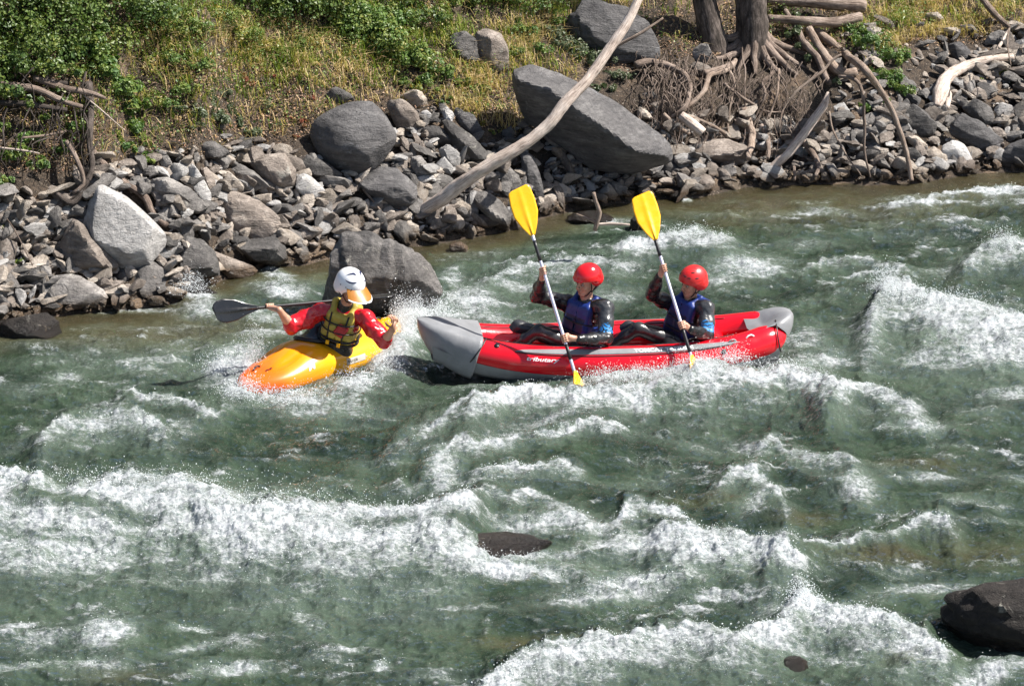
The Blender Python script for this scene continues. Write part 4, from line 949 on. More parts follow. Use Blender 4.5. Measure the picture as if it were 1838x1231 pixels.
# grass
def blades(name, pts, h, mat, rs, tint, wdt=.006, lean=.5, per=1):
    n = len(pts); C = np.array(pts); hh_ = (h*rs.uniform(.5, 1.3, n))[:, None]
    d = rs.normal(size=(n, 3)); d[:, 2] = 0; d /= np.linalg.norm(d, axis=1)[:, None]; B = np.stack([-d[:, 1], d[:, 0], d[:, 2]], -1)
    ln = (lean*rs.uniform(.1, 1.3, n))[:, None]; up = np.array([0, 0, 1.])
    m1 = C+up*hh_*.55+d*hh_*ln*.35; tp = C+up*hh_*(1-.25*ln)+d*hh_*ln; w_ = (wdt*rs.uniform(.6, 1.4, n))[:, None]
    V = np.stack([C-B*w_, C+B*w_, m1+B*w_*.8, m1-B*w_*.8, tp], 1).reshape(-1, 3); i = np.arange(n)*5
    F4 = np.stack([i, i+1, i+2, i+3], -1); F3 = np.stack([i+3, i+2, i+4], -1)
    me = npmesh(name, V, [F4, F3], [mat], None, False); attr(me, 'tint', np.repeat(np.clip(tint, 0, 1), 5)); return me
def scatter(n, seed, dens, box=(-300, -60, 2150, 330)):
    rs = np.random.RandomState(seed); X = rs.uniform(-7.5, 8.5, n*9); Y = rs.uniform(24, 36, n*9); Z = terrain(X, Y)
    px, py, ps = to_px(X, Y, Z)
    pr = dens(px, py)*(py > -90)
    ok = (rs.rand(len(X)) < pr); X, Y, Z, px, py = [a[ok][:n] for a in (X, Y, Z, px, py)]
    return np.stack([X, Y, Z], -1), px, py, rs
def patch(a, b, sd): return sstep(-.25, .35, fbm2(a/45., b/22., 4, sd))
def veg_line(px): return np.interp(px, [-400,0,110,170,280,330,430,560,700,760,830,930,1060,1200,1480,1560,1640,1700,1838,2300], [290,290,290,280,275,262,260,222,185,170,200,232,110,90,60,120,60,60,50,40])
def d_green(px, py):
    return (py < veg_line(px)-10)*(.25+.75*ell(px, py, 440, 70, 190, 80)+.5*ell(px, py, 1000, 20, 250, 50)+.8*ell(px, py, 1700, 15, 160, 45)+.6*ell(px, py, 700, 60, 160, 90))*(1-.8*((px > 1060) & (px < 1540)))
def d_dry(px, py):
    return (py < veg_line(px)+12)*(.12+.9*ell(px, py, 520, 110, 120, 60)+.6*ell(px, py, 330, 90, 120, 60)+.7*ell(px, py, 860, 180, 60, 70)+.5*ell(px, py, 1720, 60, 150, 60)+.5*ell(px, py, 980, 60, 120, 60)+.6*ell(px, py, 1650, 10, 120, 30))*(1-.7*((px > 1180) & (px < 1500)))
def d_lit(px, py):
    return (py < veg_line(px)+25)*(.3+.9*ell(px, py, 500, 160, 170, 60)+.8*ell(px, py, 400, 210, 160, 50)+.8*ell(px, py, 850, 190, 80, 60)+.8*ell(px, py, 1650, 50, 180, 40)+.6*ell(px, py, 1300, 100, 160, 60)+.9*ell(px, py, 60, 250, 170, 80)+.9*ell(px, py, 570, 210, 60, 50))
P, px, py, rs_ = scatter(42000, 21, lambda a, b: d_green(a, b)*patch(a, b, 3))
tag(link('green_grass', blades('green_grass', P, .15, M_GRASS, rs_, .5*rs_.rand(len(P))+.25+.3*fbm2(P[:, 0]*3, P[:, 1]*3, 3, 9), .006, .9)), 'green and olive grass growing over the upper bank', 'grass', None, 'stuff')
P, px, py, rs_ = scatter(60000, 22, lambda a, b: d_dry(a, b)*(.15+patch(a, b, 8)))
tag(link('dry_grass', blades('dry_grass', P, .17, M_DRY, rs_, .35+.5*rs_.rand(len(P))+.3*fbm2(P[:, 0]*2, P[:, 1]*2, 3, 10), .0048, 1.3)), 'straw-coloured dry grass on the bank above the rubble', 'grass', None, 'stuff')
P, px, py, rs_ = scatter(60000, 23, d_lit)
tag(link('leaf_litter', leaf_mesh('leaf_litter', P+np.array([0, 0, .012])+rs_.rand(len(P), 1)*[0, 0, .03], rs_.normal(size=(len(P), 3))*.5+[0, 0, 1], .015, M_LITTER, rs_, None, 1.3)), 'dry fallen leaves and twigs littering the bank', 'litter', None, 'stuff')
P, px, py, rs_ = scatter(60000, 24, lambda a, b: (b < veg_line(a)+8)*patch(a, b, 15)*(.35+.9*ell(a, b, 300, 150, 160, 90)+.9*ell(a, b, 450, 60, 220, 80)+.6*ell(a, b, 820, 120, 80, 60)+.5*ell(a, b, 1600, 60, 200, 60)))
tag(link('ground_weeds', leaf_mesh('ground_weeds', P+(rs_.rand(len(P), 1)**1.5*(.06+.22*patch(px, py, 16))[:, None])*[0, 0, 1]+[0, 0, .02], rs_.normal(size=(len(P), 3))*.5+[0, -.2, 1], .019, M_BRAM, rs_, .3*rs_.rand(len(P))+.35+.55*fbm2(px/60., py/30., 3, 19))), 'small mixed green weeds scattered through the grass', 'weeds', None, 'stuff')
# ================================================================== signed-distance modelling (people, clothes, soft goods)
class Field:
    def __init__(s, lo, hi, h):
        s.lo = np.array(lo, float); s.h = h; s.n = np.ceil((np.array(hi)-s.lo)/h).astype(int)+1
        s.v = np.full(s.n, 1.0, dtype=np.float32)
    def win(s, lo, hi, m):
        a = np.clip(np.floor((np.array(lo)-m-s.lo)/s.h).astype(int), 0, s.n-1); b = np.clip(np.ceil((np.array(hi)+m-s.lo)/s.h).astype(int)+1, 1, s.n)
        sl = tuple(slice(a[i], b[i]) for i in range(3))
        g = [((np.arange(a[i], b[i])*s.h+s.lo[i]).astype(np.float32)) for i in range(3)]
        return sl, g[0][:, None, None], g[1][None, :, None], g[2][None, None, :]
    def mergev(s, sl, d, k, op):
        v = s.v[sl]
        if op == 'sub': d = -d; h = np.clip(.5+.5*(d-v)/k, 0, 1); s.v[sl] = v*(1-h)+d*h+k*h*(1-h)
        elif op == 'int': h = np.clip(.5+.5*(d-v)/k, 0, 1); s.v[sl] = v*(1-h)+d*h+k*h*(1-h)
        else: h = np.clip(.5+.5*(v-d)/k, 0, 1); s.v[sl] = v*(1-h)+d*h-k*h*(1-h)
    def cone(s, a, b, ra, rb, k=.02, op='add'):
        a = np.array(a, float); b = np.array(b, float); r = max(ra, rb)
        sl, X, Y, Z = s.win(np.minimum(a, b)-r, np.maximum(a, b)+r, .03+k)
        d = b-a; L2 = float(d@d)+1e-12
        t = np.clip(((X-a[0])*d[0]+(Y-a[1])*d[1]+(Z-a[2])*d[2])/L2, 0, 1)
        q = np.sqrt((X-a[0]-t*d[0])**2+(Y-a[1]-t*d[1])**2+(Z-a[2]-t*d[2])**2)-(ra+(rb-ra)*t)
        s.mergev(sl, q, k, op); return s
    def chain(s, P, Rr, k=.02, op='add'):
        for i in range(len(P)-1): s.cone(P[i], P[i+1], Rr[i], Rr[i+1], k, op)
    def ell(s, c, r, ax=None, k=.02, op='add'):
        c = np.array(c, float); r = np.array(r, float); m = r.max()
        sl, X, Y, Z = s.win(c-m, c+m, .03+k)
        A = np.eye(3) if ax is None else np.array(ax, float)       # rows = axes
        P = [(X-c[0])*A[i][0]+(Y-c[1])*A[i][1]+(Z-c[2])*A[i][2] for i in range(3)]
        k0 = np.sqrt(sum((P[i]/r[i])**2 for i in range(3))); k1 = np.sqrt(sum((P[i]/r[i]**2)**2 for i in range(3)))+1e-9
        s.mergev(sl, k0*(k0-1)/k1, k, op); return s
    def box(s, c, r, ax=None, rr=.02, k=.02, op='add'):
        c = np.array(c, float); r = np.array(r, float); m = np.linalg.norm(r)
        sl, X, Y, Z = s.win(c-m, c+m, .03+k)
        A = np.eye(3) if ax is None else np.array(ax, float)
        Q = [np.abs((X-c[0])*A[i][0]+(Y-c[1])*A[i][1]+(Z-c[2])*A[i][2])-(r[i]-rr) for i in range(3)]
        q = np.sqrt(sum(np.maximum(a, 0)**2 for a in Q))+np.minimum(np.maximum(Q[0], np.maximum(Q[1], Q[2])), 0)-rr
        s.mergev(sl, q, k, op); return s
    def plane(s, p, n, k=.005):
        """keep the side the normal points away from"""
        n = np.array(n, float)/np.linalg.norm(n); sl, X, Y, Z = s.win(s.lo, s.lo+s.n*s.h, 0)
        s.mergev(sl, (X-p[0])*n[0]+(Y-p[1])*n[1]+(Z-p[2])*n[2], k, 'int'); return s
    def wrinkle(s, amp, f, seed=0, st=(1, 1, 1)):
        m = np.nonzero(np.abs(s.v) < .05); P = np.stack(m, -1)*s.h+s.lo
        s.v[m] += amp*fbm3(P*np.array(st), f, 3, seed).astype(np.float32)
    def mesh(s):
        """naive surface nets"""
        v = s.v; ins = v < 0
        c = ins[:-1, :-1, :-1].astype(np.int8)
        tot = np.zeros(c.shape, np.int8)
        offs = [(i, j, k) for i in (0, 1) for j in (0, 1) for k in (0, 1)]
        for (i, j, k) in offs: tot += ins[i:ins.shape[0]-1+i, j:ins.shape[1]-1+j, k:ins.shape[2]-1+k]
        act = np.nonzero((tot > 0) & (tot < 8)); n = len(act[0])
        idx = np.full(c.shape, -1, np.int32); idx[act] = np.arange(n)
        A = np.stack(act, -1); acc = np.zeros((n, 3)); cnt = np.zeros(n)
        for o in offs:
            for ax in range(3):
                if o[ax] == 1: continue
                o2 = list(o); o2[ax] = 1
                va = v[A[:, 0]+o[0], A[:, 1]+o[1], A[:, 2]+o[2]]; vb = v[A[:, 0]+o2[0], A[:, 1]+o2[1], A[:, 2]+o2[2]]
                m = (va < 0) != (vb < 0); t = np.where(m, va/np.where(m, va-vb, 1), 0)
                p = np.tile(np.array(o, float), (n, 1)); p[:, ax] += t
                acc[m] += p[m]; cnt[m] += 1
        V = (A+acc/cnt[:, None])*s.h+s.lo
        F = []
        for ax in range(3):
            sl0 = [slice(1, -1)]*3; sl1 = [slice(1, -1)]*3; sl0[ax] = slice(0, -1); sl1[ax] = slice(1, None)
            a = ins[tuple(sl0)]; b = ins[tuple(sl1)]
            E = np.nonzero(a != b); G = np.stack(E, -1); base = G.copy()
            for q in range(3):
                if q != ax: base[:, q] += 1
            u, w_ = [(1, 2), (2, 0), (0, 1)][ax]
            def cell(du, dw):
                g = base.copy(); g[:, u] -= du; g[:, w_] -= dw; return idx[g[:, 0], g[:, 1], g[:, 2]]
            q = np.stack([cell(1, 1), cell(0, 1), cell(0, 0), cell(1, 0)], -1)
            fl = ~a[E]; q[fl] = q[fl][:, ::-1]; F.append(q)
        return V, np.concatenate(F)
def nrm(v): v = np.array(v, float); return v/(np.linalg.norm(v)+1e-12)
def W(px, py, Y): return np.array(on_y(px, py, Y)[:])
def smoothmesh(V, F, it=2):
    n = len(V)
    for _ in range(it):
        acc = np.zeros((n, 3)); cnt = np.zeros(n)
        for a, b in ((0, 1), (1, 2), (2, 3), (3, 0)):
            np.add.at(acc, F[:, a], V[F[:, b]]); np.add.at(cnt, F[:, a], 1); np.add.at(acc, F[:, b], V[F[:, a]]); np.add.at(cnt, F[:, b], 1)
        V = V*.5+.5*acc/np.maximum(cnt, 1)[:, None]
    return V
def fobj(name, f, mat, parent, origin, mats=None, midx=None, it=1):
    V, F = f.mesh(); V = smoothmesh(V, F, it)
    me = npmesh(name, V-np.array(origin), F, mats or [mat], midx(V, F) if midx else None)
    return link(name, me, parent)
# ------------------------------------------------------------------ materials
def skin_mat():
    t = NT('skin'); v = t.coord(); n = t.noise(14, 4, .6, v); n2 = t.noise(60, 3, .6, v)
    c = t.mix(t.rng(n, .35, .65), (.40, .205, .135), (.52, .29, .20))
    t.p(Base_Color=c, Roughness=.42, Subsurface_Weight=.12, Subsurface_Scale=.01, Subsurface_Radius=(1., .4, .25), Normal=t.bump(n2, .15, .002)); return t.m
M_SKIN = skin_mat()
M_HAIR = simple('dark_hair', (.012, .009, .008), .5, bscale=200, bump=.4)
M_EYE = simple('eye_white', (.28, .26, .24), .35, bump=0); M_IRIS = simple('dark_iris', (.02, .012, .008), .15, bump=0); M_LIP = simple('lips', (.36, .13, .10), .4, bump=.05)
M_BLACK = simple('wet_black_drytop', (.010, .010, .011), .30, bscale=26, bump=.5, bd=.010, coat=.12)
M_GREYSLV = simple('dark_grey_sleeve', (.040, .042, .046), .30, bscale=22, bump=.5, bd=.012, coat=.2)
M_NEO = simple('grey_black_neoprene', (.026, .027, .029), .28, bscale=30, bump=.35, bd=.006, nscale=5, var=.4, coat=.2)
M_BLUE = simple('blue_buoyancy_fabric', (.008, .028, .17), .40, bscale=40, bump=.4, bd=.008)
M_NAVY = simple('navy_fabric', (.006, .012, .055), .45, bscale=40, bump=.4, bd=.008)
M_CYAN = simple('light_blue_print', (.03, .22, .55), .4, bump=.05)
M_REDH = simple('red_helmet', (.62, .008, .012), .16, bump=.03, coat=.6, var=.06)
M_REDH2 = simple('scuffed_red_helmet', (.56, .020, .020), .32, bump=.08, coat=.2, var=.12)
M_STRAP = simple('black_strap', (.010, .010, .011), .5)
M_REDTOP = simple('red_drytop', (.46, .006, .014), .22, bscale=24, bump=.5, bd=.012, coat=.35)
M_KHAKI = simple('yellow_pfd_fabric', (.42, .33, .055), .5, bscale=40, bump=.4, bd=.008)
M_CRIM = simple('crimson_pocket', (.33, .012, .02), .45, bscale=40, bump=.4)
M_WHITE = simple('white_helmet_shell', (.78, .79, .82), .18, bump=.02, coat=.5, var=.03)
M_NAVYP = simple('navy_helmet_print', (.01, .015, .06), .25, bump=0)
M_ORNG = simple('orange_visor', (.36, .14, .015), .4, bump=.03, coat=.3)
M_YBLADE = simple('yellow_paddle_plastic', (.82, .41, .004), .28, bump=.04, coat=.3, var=.05)
M_SHAFT = simple('lilac_aluminium_shaft', (.66, .66, .80), .25, metal=.35, bump=.05, var=.05)
M_GRIP = simple('black_rubber_grip', (.010, .010, .012), .4, bump=.1)
M_CARBON = simple('black_blade', (.012, .012, .013), .25, bump=.05, coat=.3)
M_RED = simple('red_raft_skin', (.66, .004, .014), .20, bscale=9, bump=.12, bd=.02, coat=.45, var=.06, nscale=3)
M_GREY = simple('grey_raft_skin', (.20, .205, .215), .42, bscale=12, bump=.3, bd=.015, var=.12, nscale=4)
M_BLK = simple('black_seam', (.012, .012, .014), .4)
M_WPRINT = simple('white_print', (.82, .82, .82), .4, bump=0, var=.02)
# ------------------------------------------------------------------ lofts
def loft(rings, closed=True, caps=True):
    """rings (n, m, 3) -> V, [quads, tris]"""
    Rg = np.array(rings, float); n, m, _ = Rg.shape
    V = Rg.reshape(-1, 3); F = [grid_faces(n, m, closed)]
    if caps and closed:
        V = np.concatenate([V, Rg[0].mean(0)[None], Rg[-1].mean(0)[None]]); i = np.arange(m); j = (i+1) % m
        F.append(np.concatenate([np.stack([np.full(m, n*m), j, i], -1), np.stack([np.full(m, n*m+1), (n-1)*m+i, (n-1)*m+j], -1)]))
    return V, F
def frame_obj(name, V, F, mats, parent, M3, c, midx=None, smooth=True):
    """V in a local frame (rows of M3 = axes) placed at c; parent sits at c"""
    return link(name, npmesh(name, V@M3, F, mats, midx, smooth), parent)
# ================================================================== the red inflatable
RAFT_C = np.array(on_z(1083, 655, 0)[:]); ya = R(6.5)
AX = np.array([[-math.cos(ya), -math.sin(ya), 0], [math.sin(ya), -math.cos(ya), 0], [0, 0, 1.0]])   # x' to the bow (left), y' to camera, z' up
raft = empty('inflatable_kayak', RAFT_C.tolist()); tag(raft, 'red and grey two-person inflatable kayak riding through the white water', 'inflatable kayak')
RL = 3.58
def rz_(s):   # height of the tube centre along s in [-1 stern, 1 bow]
    return .150+.285*np.clip(s, 0, 1)**3.1+.20*np.clip(-s, 0, 1)**3.2+.02*s
def ry_(s): return .325*np.where(s > 0, (1-np.abs(s)**1.75)**.92, (1-np.abs(s)**2.9)**.62)+.040
def rr_(s): return .162-.02*np.clip(-s,0,1)**5-.03*np.clip(s,0,1)**2
def tube_pt(side, s, ang, off=0.0):
    """point on a side tube; ang 0 = outward, pi/2 = up"""
    s = np.asarray(s, float); x = s*RL/2; y = side*ry_(s); z = rz_(s); r = rr_(s)+off
    e = 1e-3; dx = RL/2*np.ones_like(s); dy = side*(ry_(np.clip(s+e, -1, 1))-ry_(np.clip(s-e, -1, 1)))/(2*e); dy = np.clip(dy, -RL*.9, RL*.9); dz = (rz_(s+e)-rz_(s-e))/(2*e)
    T = np.stack([dx, dy, dz], -1); T /= np.linalg.norm(T, axis=-1)[..., None]
    up = np.array([0, 0, 1.0]); U = up-(T@up)[..., None]*T; U /= np.linalg.norm(U, axis=-1)[..., None]
    O = side*np.cross(U, T)*-1
    O = np.cross(T, U)*side*-1 if False else O
    O = O*np.sign((O[..., 1:2]*side)+1e-9)
    return np.stack([x, y, z], -1)+(O*np.cos(ang)[..., None]+U*np.sin(ang)[..., None])*r[..., None]
sv = np.concatenate([-np.cos(np.linspace(0, math.pi/2, 60))*.965, np.sin(np.linspace(0, math.pi/2, 60))[1:]*.90])
av = np.linspace(0, 2*math.pi, 41)[:-1]
def raft_part(name, V, F, mat, smooth=True):
    return frame_obj(name, V, F, [mat], raft, AX, RAFT_C, smooth=smooth)
for side in (1, -1):
    Sg, Ag = np.meshgrid(sv, av, indexing='ij')
    crease = 1+.0035*np.sin(Sg*95)
    Vt = tube_pt(side, Sg, Ag)
    tip = np.where(Sg > 0, np.clip((Sg-.80)/.10, 0, 1), np.clip((-Sg-.84)/.125, 0, 1)); cc = np.stack([Sg[:, :1]*RL/2, side*ry_(Sg[:, :1]), rz_(Sg[:, :1])], -1)
    Vt = cc+(Vt-cc)*np.sqrt(np.clip(1-(tip*.97)**2, .02, 1))[..., None]
    V, F = loft(Vt); raft_part('side_tube', V, F, M_RED)
    # black seam lines along the tube
    for (a0, s0, s1) in ((R(46), -.66, .50), (R(112), -.7, .72)):
        ssg = np.linspace(s0, s1, 80); C = tube_pt(side, ssg, np.full(80, a0)+ (.18*np.abs(ssg)**2 if a0 < 1.5 else 0), .002)
        Vc, Fc, uv = tube_arrays(C, [.006], 5, .05, 0); raft_part('seam', Vc, Fc, M_BLK)
# grey upper stripe panel with the lettering, near side and far side
def strip(side, s0, s1, a0, a1, off, n=60, m=6, taper=True):
    S_ = np.linspace(s0, s1, n)[:, None]*np.ones(m); u = np.linspace(0, 1, m)[None, :]
    tt = (np.clip(np.minimum((S_-s0)/(.25), (s1-S_)/.25), 0, 1)**.5) if taper else 1
    A_ = a0+(a1-a0)*u*tt
    V = tube_pt(side, S_, A_+0*S_, off); Vb = tube_pt(side, S_, A_+0*S_, off-.004)
    Vs = np.concatenate([V.reshape(-1, 3), Vb.reshape(-1, 3)]); g = grid_faces(n, m); k = n*m
    F = [g, g[:, ::-1]+k]
    b = np.concatenate([np.arange(m-1), ]); rim = []
    ring = list(range(m))+[i*m+m-1 for i in range(1, n)]+[(n-1)*m+j for j in range(m-2, -1, -1)]+[i*m for i in range(n-2, 0, -1)]
    for q in range(len(ring)): a_, b_ = ring[q], ring[(q+1) % len(ring)]; rim.append([a_, a_+k, b_+k, b_])
    return Vs, np.concatenate([g, g[:, ::-1]+k, np.array(rim)])
for side in (1, -1):
    V, F = strip(side, -.70, .50, R(52), R(78), .003); raft_part('grey_panel', V, F, M_GREY)
# text on the near tube
def text_mesh(body, size, bold=True, sx=1.0, shear=0.0):
    cu = bpy.data.curves.new('txt', 'FONT'); cu.body = body; cu.size = size; cu.resolution_u = 3; cu.space_character = 1.0; cu.shear = shear
    if bold: cu.offset = size*.022
    o = bpy.data.objects.new('txt', cu); COL.objects.link(o); dg = bpy.context.evaluated_depsgraph_get()
    m = bpy.data.meshes.new_from_object(o.evaluated_get(dg)); bpy.data.objects.remove(o); bpy.data.curves.remove(cu)
    bm = bmesh.new(); bm.from_mesh(m); bmesh.ops.triangulate(bm, faces=bm.faces)
    bmesh.ops.subdivide_edges(bm, edges=[e for e in bm.edges if e.calc_length() > size*.3], cuts=2); bmesh.ops.triangulate(bm, faces=bm.faces)
    V = np.array([v.co[:] for v in bm.verts]); F = np.array([[v.index for v in f.verts] for f in bm.faces]); bm.free(); bpy.data.meshes.remove(m)
    V[:, 0] *= sx; return V, F
def tube_text(body, s_start, ang, size, off=.006, **kw):
    V, F = text_mesh(body, size, **kw); s = s_start-V[:, 0]/(RL/2); a = ang+V[:, 1]/.16      # reading left to right = bow to stern
    P = tube_pt(1, s, a, off); raft_part('lettering', P, F, M_WPRINT)
tube_text('TOMCAT TANDEM', -.125, R(57), .060, sx=1.12)
tube_text('tributary', .44, R(24), .052, sx=1.6, shear=.25)
for (s, a) in ((.60, R(64)), (-.60, R(30))):
    a_ = np.linspace(0, 2*math.pi, 14)[:-1]; c_ = tube_pt(1, np.array([s]), np.array([a]), .008)[0]; c2 = tube_pt(1, np.array([s]), np.array([a]), -.01)[0]; n_ = nrm(c_-c2)
    Vc, Fc, uv = tube_arrays([c2, c_], [.026], 12, .02, 0); raft_part('valve', Vc, Fc, M_BLK)
# floor and hull
ns, na = 70, 24
S_ = np.linspace(-.93, .93, ns)[:, None]; u = np.linspace(-1, 1, na)[None, :]
yh = u*(ry_(S_)+.150); zt = rz_(S_)-rr_(S_)*.40
dep = (.150+.04*np.abs(S_))*np.sqrt(np.clip(1-u**4, 0, 1))
V1 = np.stack([S_*RL/2+0*u, yh, zt-dep+.004*np.sin(S_*110)*(1-u*u)], -1); V2 = np.stack([S_*RL/2+0*u, u*ry_(S_), zt-.02+0*u], -1)
g = grid_faces(ns, na); raft_part('hull', V1.reshape(-1, 3), g[:, ::-1], M_GREY); raft_part('floor', V2.reshape(-1, 3), g, M_GREY)
# end caps of grey cloth pulled over both tubes
n, m = 34, 56; rings = []
for i, s in enumerate(np.concatenate([np.linspace(.70, .9, 16), .9+.1*np.sin(np.linspace(0, math.pi/2, 19)[1:])])):
    A_ = np.linspace(0, 2*math.pi, m, endpoint=False); ca, sa = np.cos(A_), np.sin(A_)
    r = float(rr_(s))+.014; y = float(ry_(min(s, .985))); z = float(rz_(s)); tp = np.clip((s-.70)/.30, 0, 1); sc = math.sqrt(max(.0, 1-(tp**1.5*.975)**2))
    yy = np.sign(ca)*(np.abs(ca)**.8)*(r*sc)+np.clip(ca*2.2, -1, 1)*y*min(1, sc+.05); zz = z+np.sign(sa)*np.abs(sa)**.85*(r*sc)+(1-sc)*r*.55
    zz = zz-(sa < 0)*.10*sc*np.abs(sa)
    lean = .07*(1-tp)*(-sa)
    rings.append(np.stack([np.full(m, s*RL/2)+lean, yy, zz+.003*np.sin(A_*5+s*40)], -1))
V, F = loft(rings); raft_part('bow_cap', V, F, M_GREY)
rings = []
for i, s in enumerate(np.concatenate([np.linspace(.78, .9, 14), .9+.1*np.sin(np.linspace(0, math.pi/2, 16)[1:])])):
    a0 = np.interp(s, [.78, .90, .95, 1], [R(66), R(48), R(0), R(-70)]); A_ = np.linspace(a0, math.pi-a0, 40); ca, sa = np.cos(A_), np.sin(A_)
    r = .162+.012; y = float(ry_(min(s, .985))); z = float(rz_(-s)); tp = np.clip((s-.86)/.14, 0, 1); sc = math.sqrt(max(.0, 1-(tp**1.5*.975)**2))
    mid = 1-np.abs(np.clip(ca*1.8, -1, 1))
    yy = np.sign(ca)*(np.abs(ca)**.8)*(r*sc)+np.clip(ca*2.2, -1, 1)*y*min(1, sc+.05); zz = z+np.sign(sa)*np.abs(sa)**.85*(r*sc)+(1-sc)*r*.3+.05*tp-.075*mid*(1-tp)
    rings.append(np.stack([np.full(40, -s*RL/2)-.05*tp, yy, zz+.006*np.sin(A_*7+s*50)*mid], -1))
V, F = loft(rings, False, False); raft_part('stern_cap', V, F, M_GREY)
A_ = np.linspace(R(-75), R(88), 24); C = tube_pt(1, np.full(24, .70)-.035*np.sin(A_), A_, .012); Vc, Fc, uv = tube_arrays(C, [.008], 6, .03, 0); raft_part('cap_edge', Vc, Fc, M_BLK)
A_ = np.linspace(R(-60), R(100), 24); C = tube_pt(1, np.full(24, -.935)+.05*np.cos(A_), A_, .004); Vc, Fc, uv = tube_arrays(C, [.007], 6, .03, 0); raft_part('cap_edge', Vc, Fc, M_BLK)
# thwart behind the rear seat, seats, handles, loops
def thwart(s, w_, r, mat, name):
    yv = np.linspace(-w_, w_, 14); rings = []
    for y in yv:
        a = np.linspace(0, 2*math.pi, 18, endpoint=False); rings.append(np.stack([s*RL/2+np.cos(a)*r*1.1, np.full(18, y), .17+rz_(s)*.15+np.sin(a)*r], -1))
    V, F = loft(rings); return raft_part(name, V, F, mat)
thwart(-.60, .24, .10, M_RED, 'thwart'); thwart(-.36, .24, .075, M_BLK, 'seat'); thwart(.02, .24, .075, M_BLK, 'seat')
for s in (-.66, -.76):
    a = np.linspace(-1, 1, 9); C = tube_pt(1, s+a*.022, np.full(9, R(60))-.0*a, 0.0)+np.stack([0*a, 0*a, .022*(1-a*a)], -1); Vc, Fc, uv = tube_arrays(C, [.008], 5, .02, 0); raft_part('grab_loop', Vc, Fc, M_WPRINT if s < -.7 else M_GREY)
# ================================================================== the yellow kayak
KB = np.array(on_z(436, 712, 0)[:]); KS = np.array(on_z(716, 602, 0)[:]); KC = (KB+KS)/2; KC[2] = -0.035
kx = nrm(KB-KS); kx[2] += .0; kx = nrm(kx); kx = nrm(kx+np.array([0, 0, .015])); ky = nrm(np.cross([0, 0, 1.], kx)); kz = nrm(np.cross(kx, ky)-.10*ky); ky = np.cross(kz, kx)
KX = np.array([kx, ky, kz]); KL = float(np.linalg.norm(KB-KS))
kayak = empty('whitewater_kayak', KC.tolist()); tag(kayak, 'yellow whitewater kayak with an orange bow, coming towards the left foreground', 'kayak')
def k_w(s): return .325*(1-np.abs(s)**np.where(s > 0, 3.6, 2.6))**.62+.02       # half width
def k_top(s): return .295+.07*np.exp(-((s-.30)/.26)**2)-.03*np.abs(s)**2-.085*np.clip(s, 0, 1)**3
def k_bot(s): return -.08+.13*np.abs(s)**3.2
def kpt(s, a, off=0):
    w_ = k_w(s)+off; zt = k_top(s)+off; zb = k_bot(s)-off; zm = zb+(zt-zb)*(.50)
    ca, sa = np.cos(a), np.sin(a); e = .8
    y = np.sign(ca)*np.abs(ca)**e*w_; z = np.where(sa > 0, zm+(zt-zm)*np.abs(sa)**1.15*(1-.12*np.abs(ca)), zm-(zm-zb)*np.abs(sa)**.8)
    return np.stack([s*KL/2+0*a, y, z], -1)
t = NT('kayak_plastic'); v = t.coord('UV'); sx_ = t.n('SeparateXYZ'); t.set(sx_.inputs[0], t.n('UVMap').outputs[0])
vo = t.coord(); n_ = t.noise(3.5, 4, .5, vo)
al = t.math('ADD', sx_.outputs[0], t.math('MULTIPLY', t.math('SUBTRACT', n_, .5), .10))
c = t.mix(t.rng(al, .52, .84), (.84, .40, .008), (.86, .22, .004)); c = t.mix(t.rng(al, .80, .90), c, (.86, .12, .004))
c = t.mix(t.rng(t.noise(60, 3, .6, vo), .62, .75, 0, .3), c, (.55, .30, .05))
t.p(Base_Color=c, Roughness=.24, Coat_Weight=.4, Coat_Roughness=.1, Normal=t.bump(t.noise(9, 3, .5, vo), .1, .01)); M_KAY = t.m
sk = np.concatenate([-np.cos(np.linspace(0, math.pi/2, 45)), np.sin(np.linspace(0, math.pi/2, 45))[1:]])*.998
ak = np.linspace(0, 2*math.pi, 57)[:-1]
Sg, Ag = np.meshgrid(sk, ak, indexing='ij'); Vk = kpt(Sg, Ag)
tip = np.clip((np.abs(Sg)-.90)/.1, 0, 1); zc_ = (k_top(Sg)+k_bot(Sg))/2; sc_ = np.sqrt(np.clip(1-(tip*.95)**2, .02, 1)); Vk[..., 2] = zc_+(Vk[..., 2]-zc_)*sc_; Vk[..., 1] *= sc_**.5
# cockpit sink
cx_, cy_ = Vk[..., 0]/(KL/2), Vk[..., 1]
ck = np.sqrt(((cx_+.05)/.30)**2+(cy_/.205)**2); top_ = np.sin(Ag) > .2
Vk[..., 2] = np.where(top_, Vk[..., 2]-.035*sstep(1.02, .9, ck), Vk[..., 2])
# moulded recess along the foredeck sides
rc_ = np.exp(-((cx_-.52)/.16)**2)*np.exp(-((np.abs(cy_)-.155)/.04)**2)*top_; Vk[..., 2] -= .03*rc_
V, F = loft(Vk); me = npmesh('hull', V@KX, F, [M_KAY]); ul = me.uv_layers.new(name='UVMap'); vi = np.zeros(len(me.loops), dtype=np.int32); me.loops.foreach_get('vertex_index', vi)
UV = np.stack([V[:, 0]/KL+.5, V[:, 1]], -1); ul.data.foreach_set('uv', UV[vi].astype(np.float32).ravel()); link('hull', me, kayak)
def kay(name, V, F, mat, smooth=True): return frame_obj(name, V, F, [mat], kayak, KX, KC, smooth=smooth)
a = np.linspace(0, 2*math.pi, 48); C = np.stack([(-.05+.31*np.cos(a))*KL/2, .213*np.sin(a), k_top(-.05+.31*np.cos(a))+.015-.03*np.abs(np.sin(a))], -1)
Vc, Fc, uv = tube_arrays(C, [.020], 8, .03, 0); kay('cockpit_rim', Vc, Fc, M_BLK)
